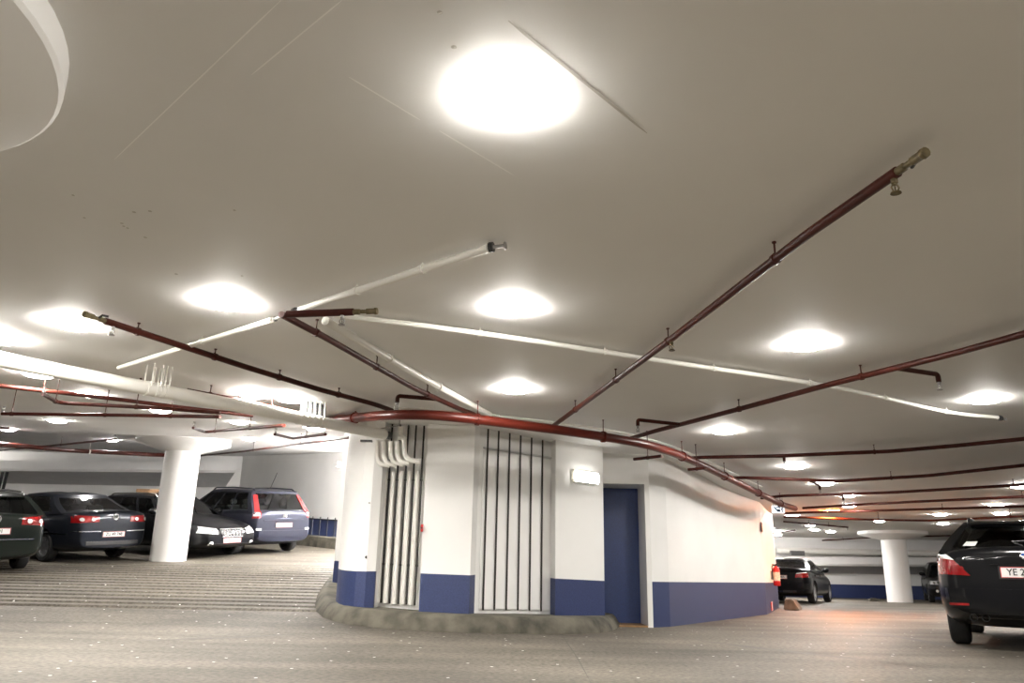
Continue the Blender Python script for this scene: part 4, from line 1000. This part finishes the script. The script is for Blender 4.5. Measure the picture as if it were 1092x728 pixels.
# black estate facing out
c = Car('black estate facing the camera with a chrome grille, half hidden by the ramp column', dict(WAGON, W=1.80, H=1.46), 'black')
g_ = c.quad('grille', 'F', [(-.30, .50), (.30, .50), (.33, .70), (-.33, .70)], CHROME, .012, 8, 3)
for k in range(7):
    y = -.27 + k * .09; c.quad('grille_gap', 'F', [(y - .033, .52), (y + .033, .52), (y + .035, .68), (y - .035, .68)], BLACK, .018, 2, 3, parent=g_)
c.bars('badge', 'F', .60, [((-.30, -.08), (.30, .08))], .012, CHROME, off=.026); c.disc('badge_disc', 'F', 0, .60, .05, CHROME, .03)
c.plate('F', .42, 'XW 20 092', .5); c.rails(2.2, 4.2, CHROME, .56)
for s in (1, -1):
    h = c.quad('headlight', 'F', [(s * .82, .60), (s * .42, .57), (s * .42, .70), (s * .76, .75)], LENSW, .012, 8, 4)
    c.disc('lamp_bowl', 'F', s * .55, .64, .05, CHROME, .02, h); c.disc('fog_light', 'F', s * .58, .36, .05, LENSW, .015)
c.quad('lower_intake', 'F', [(-.5, .30), (.5, .30), (.5, .35), (-.5, .35)], BLACK, .01, 8, 1); c.mirrors(); c.handles((2.2, 3.1), .87)
a = math.radians(140); fp = FP(246, 591)
VOL = c; c.place(Vector((fp.x, fp.y, 0)), (c.S['wb'] / 2, c.S['W'] / 2 - .12), 121)
pc = c.e.matrix_world @ Vector((c.xf - 3.4, 0, c.S['H'] + .025))
e = tag(empty('cardboard_box'), 'flat brown cardboard box on the roof of the black estate behind the ramp column', 'box')
e.matrix_world = Matrix.Translation(pc) @ c.e.matrix_world.to_3x3().to_4x4()
bm = NB(); box(bm, (-.28, -.2, 0), (.28, .2, .09)); bmesh.ops.bevel(bm, geom=bm.edges[:], offset=.012, segments=2, affect='EDGES'); obj('carton', bm, CARDB, e)
for s in (1, -1):
    bm = NB(); box(bm, (-.27, s * .1 - .095, .091), (.27, s * .1 + .095, .098)); obj('flap', bm, CARDB, e)

# big black estate at the right edge
BM = dict(L=4.84, W=1.85, H=1.49, wb=2.89, fo=.86, cowl=1.45, r=.325, rup=.16, tailk=.17, zb=.22, wr=.60, wbf=.90,
          top=[(0, .58), (.03, .64), (.1, .69), (.25, .75), (.5, .82), (.9, .90), (1.45, .98), (2, .99), (3.2, 1.03), (3.9, 1.06), (4.4, 1.08), (4.64, 1.09), (4.75, 1.085), (4.82, 1.05), (4.84, .97)],
          cab=dict(f0=1.35, f1=2.2, r0=4.78, r1=4.30), win=[(.07, .33), (.355, .62), (.65, .92)], br=(.16, .14), spokes=5)
c = Car('black estate car with plate YE 22 seen from behind at the right edge', BM, 'black')
for s in (1, -1):
    t = c.quad('tail_light', 'R', [(s * .905, .815), (s * .55, .80), (s * .70, .97), (s * .895, 1.0)], TAILR, .014, 12, 6)
    c.quad('clear_lens', 'R', [(s * .895, 1.0), (s * .695, .97), (s * .77, 1.035), (s * .88, 1.05)], LENSW, .014, 8, 3, parent=t)
    c.quad('light_strip', 'R', [(s * .90, .885), (s * .60, .875), (s * .62, .90), (s * .90, .915)], mat('dark_red_lens', (.22, .01, .01), .15), .022, 8, 1, parent=t)
    c.quad('reflector', 'R', [(s * .80, .475), (s * .60, .475), (s * .60, .50), (s * .80, .50)], TAILR, .044, 6, 1)
roundel(c, 'R', 1.02); c.plate('R', .84, 'YE 22 481', .5, .115, .1)
c.quad('bumper', 'R', [(-.88, .44), (.88, .44), (.90, .66), (-.90, .66)], c.P, .03, 18, 4)
c.quad('rear_valance', 'R', [(-.6, .335), (.6, .335), (.6, .39), (-.6, .39)], STEEL, .008, 12, 1)  # pale steel strip paints in the highlight along the bumper bottom
c.quad('tailgate_handle', 'R', [(-.34, .925), (.34, .925), (.34, .945), (-.34, .945)], c.P, .03, 8, 1)
c.quad('rear_spoiler', 'R', [(-.52, 1.40), (.52, 1.40), (.5, 1.425), (-.5, 1.425)], c.P, .05, 12, 1)
c.quad('window_sticker', 'R', [(.60, 1.135), (.47, 1.135), (.44, 1.19), (.56, 1.19)], PLATEM, .004, 4, 2)
bm = NB()
for y in (.46, .58): lathe(bm, [(.036, .0), (.04, 0), (.04, .14), (.036, .14), (.036, .0)], (c.xf - c.S['L'] + .03, y, .345), 16, axis=0)
lathe_x = obj('exhaust', bm, mat('exhaust_steel', (.05, .05, .05), .4, .8), c.e, 40)
w_ = c.bars('rear_wiper', 'R', 1.15, [((0, -.02), (-.1, .03)), ((-.1, .03), (.36, .05))], .009, BLACK, off=.03)
c.rails(2.2, 4.25, BLACK, .52); c.mirrors(); c.handles((2.3, 3.3), .9); c.both('headlight', 'F', [(.84, .64), (.5, .64), (.5, .76), (.80, .78)], LENSW)
for s in (1, -1): c.disc('boot_chrome_cap', 'R', s * .60, .985, .012, CHROME, .012)  # small chrome cap on each side of the tailgate
c.place(FP(1028, 686), (-c.S['wb'] / 2, c.S['W'] / 2 - .14), 33)

# far black saloon
c = Car('black saloon parked by the garage end wall beyond the fire extinguisher', dict(SEDAN, L=4.53, W=1.82, H=1.42, wb=2.76, fo=.78, r=.33, rimf=.74, spokes=6, top=[(0, .56), (.03, .63), (.1, .68), (.25, .75), (.5, .82), (.9, .89), (1.35, .95), (2, .96), (3.2, 1.0), (3.7, 1.03), (4.1, 1.06), (4.33, 1.06), (4.45, 1.04), (4.51, .98), (4.53, .90)], cab=dict(f0=1.3, f1=2.15, r0=4.1, r1=3.35)), 'black')
for s in (1, -1):
    t = c.quad('tail_light', 'R', [(s * .88, .80), (s * .50, .79), (s * .52, .90), (s * .86, .94)], TAILR, .014, 10, 4); c.quad('clear_lens', 'R', [(s * .87, .94), (s * .53, .90), (s * .56, .925), (s * .85, .965)], LENSW, .014, 8, 1, parent=t)
c.plate('R', .80, 'VS 31 805', .5); roundel(c, 'R', .96); c.quad('bumper', 'R', [(-.84, .44), (.84, .44), (.86, .62), (-.86, .62)], c.P, .03, 16, 3); c.quad('chrome_strip', 'R', [(-.5, .36), (.5, .36), (.5, .375), (-.5, .375)], CHROME, .01, 8, 1); c.mirrors(); c.handles((2.3, 3.25), .86)
c.both('headlight', 'F', [(.84, .64), (.5, .64), (.5, .74), (.80, .76)], LENSW); c.both('rear_valance', 'R', [(.5, .33), (.1, .33), (.1, .40), (.5, .40)], BLACK, .01)
c.place(FP(867, 643.3), (-c.S['wb'] / 2, -(c.S['W'] / 2 - .12)), 31)

# dark car facing out, hidden by the big estate
c = Car('black car facing the camera between the far column and the big black estate', dict(WAGON, H=1.55), 'black')
for s in (1, -1):
    h = c.quad('headlight', 'F', [(s * .86, .66), (s * .46, .66), (s * .46, .78), (s * .80, .80)], LENSW, .012, 8, 4)
    for y in (.55, .68): c.disc('lamp_bowl', 'F', s * y, .72, .045, CHROME, .02, h)
    c.disc('fog_light', 'F', s * .62, .42, .05, LENSW, .015)
c.quad('grille', 'F', [(-.3, .60), (.3, .60), (.3, .72), (-.3, .72)], BLACK, .012); c.plate('F', .45, 'UT 40 216'); c.mirrors(); c.handles((2.2, 3.1), .87); roundel(c, 'F', .76)
c.place(FP(994, 642), (c.S['wb'] / 2, -(c.S['W'] / 2 - .12)), 204)

# ------------------------------------------------------------------ render look
wd = bpy.data.worlds.new('world'); SC.world = wd; wd.use_nodes = True; wd.node_tree.nodes['Background'].inputs[0].default_value = (0, 0, 0, 1)
vs = SC.view_settings; vs.view_transform = 'Standard'; vs.look = 'None'; vs.gamma = 1; vs.use_curve_mapping = False; vs.exposure = 1.25
cy = SC.cycles; cy.use_denoising = True; cy.max_bounces = 8; cy.diffuse_bounces = 5; cy.glossy_bounces = 4; cy.transparent_max_bounces = 10; cy.sample_clamp_indirect = 6; cy.use_light_tree = True
cy.caustics_reflective = False; cy.caustics_refractive = False
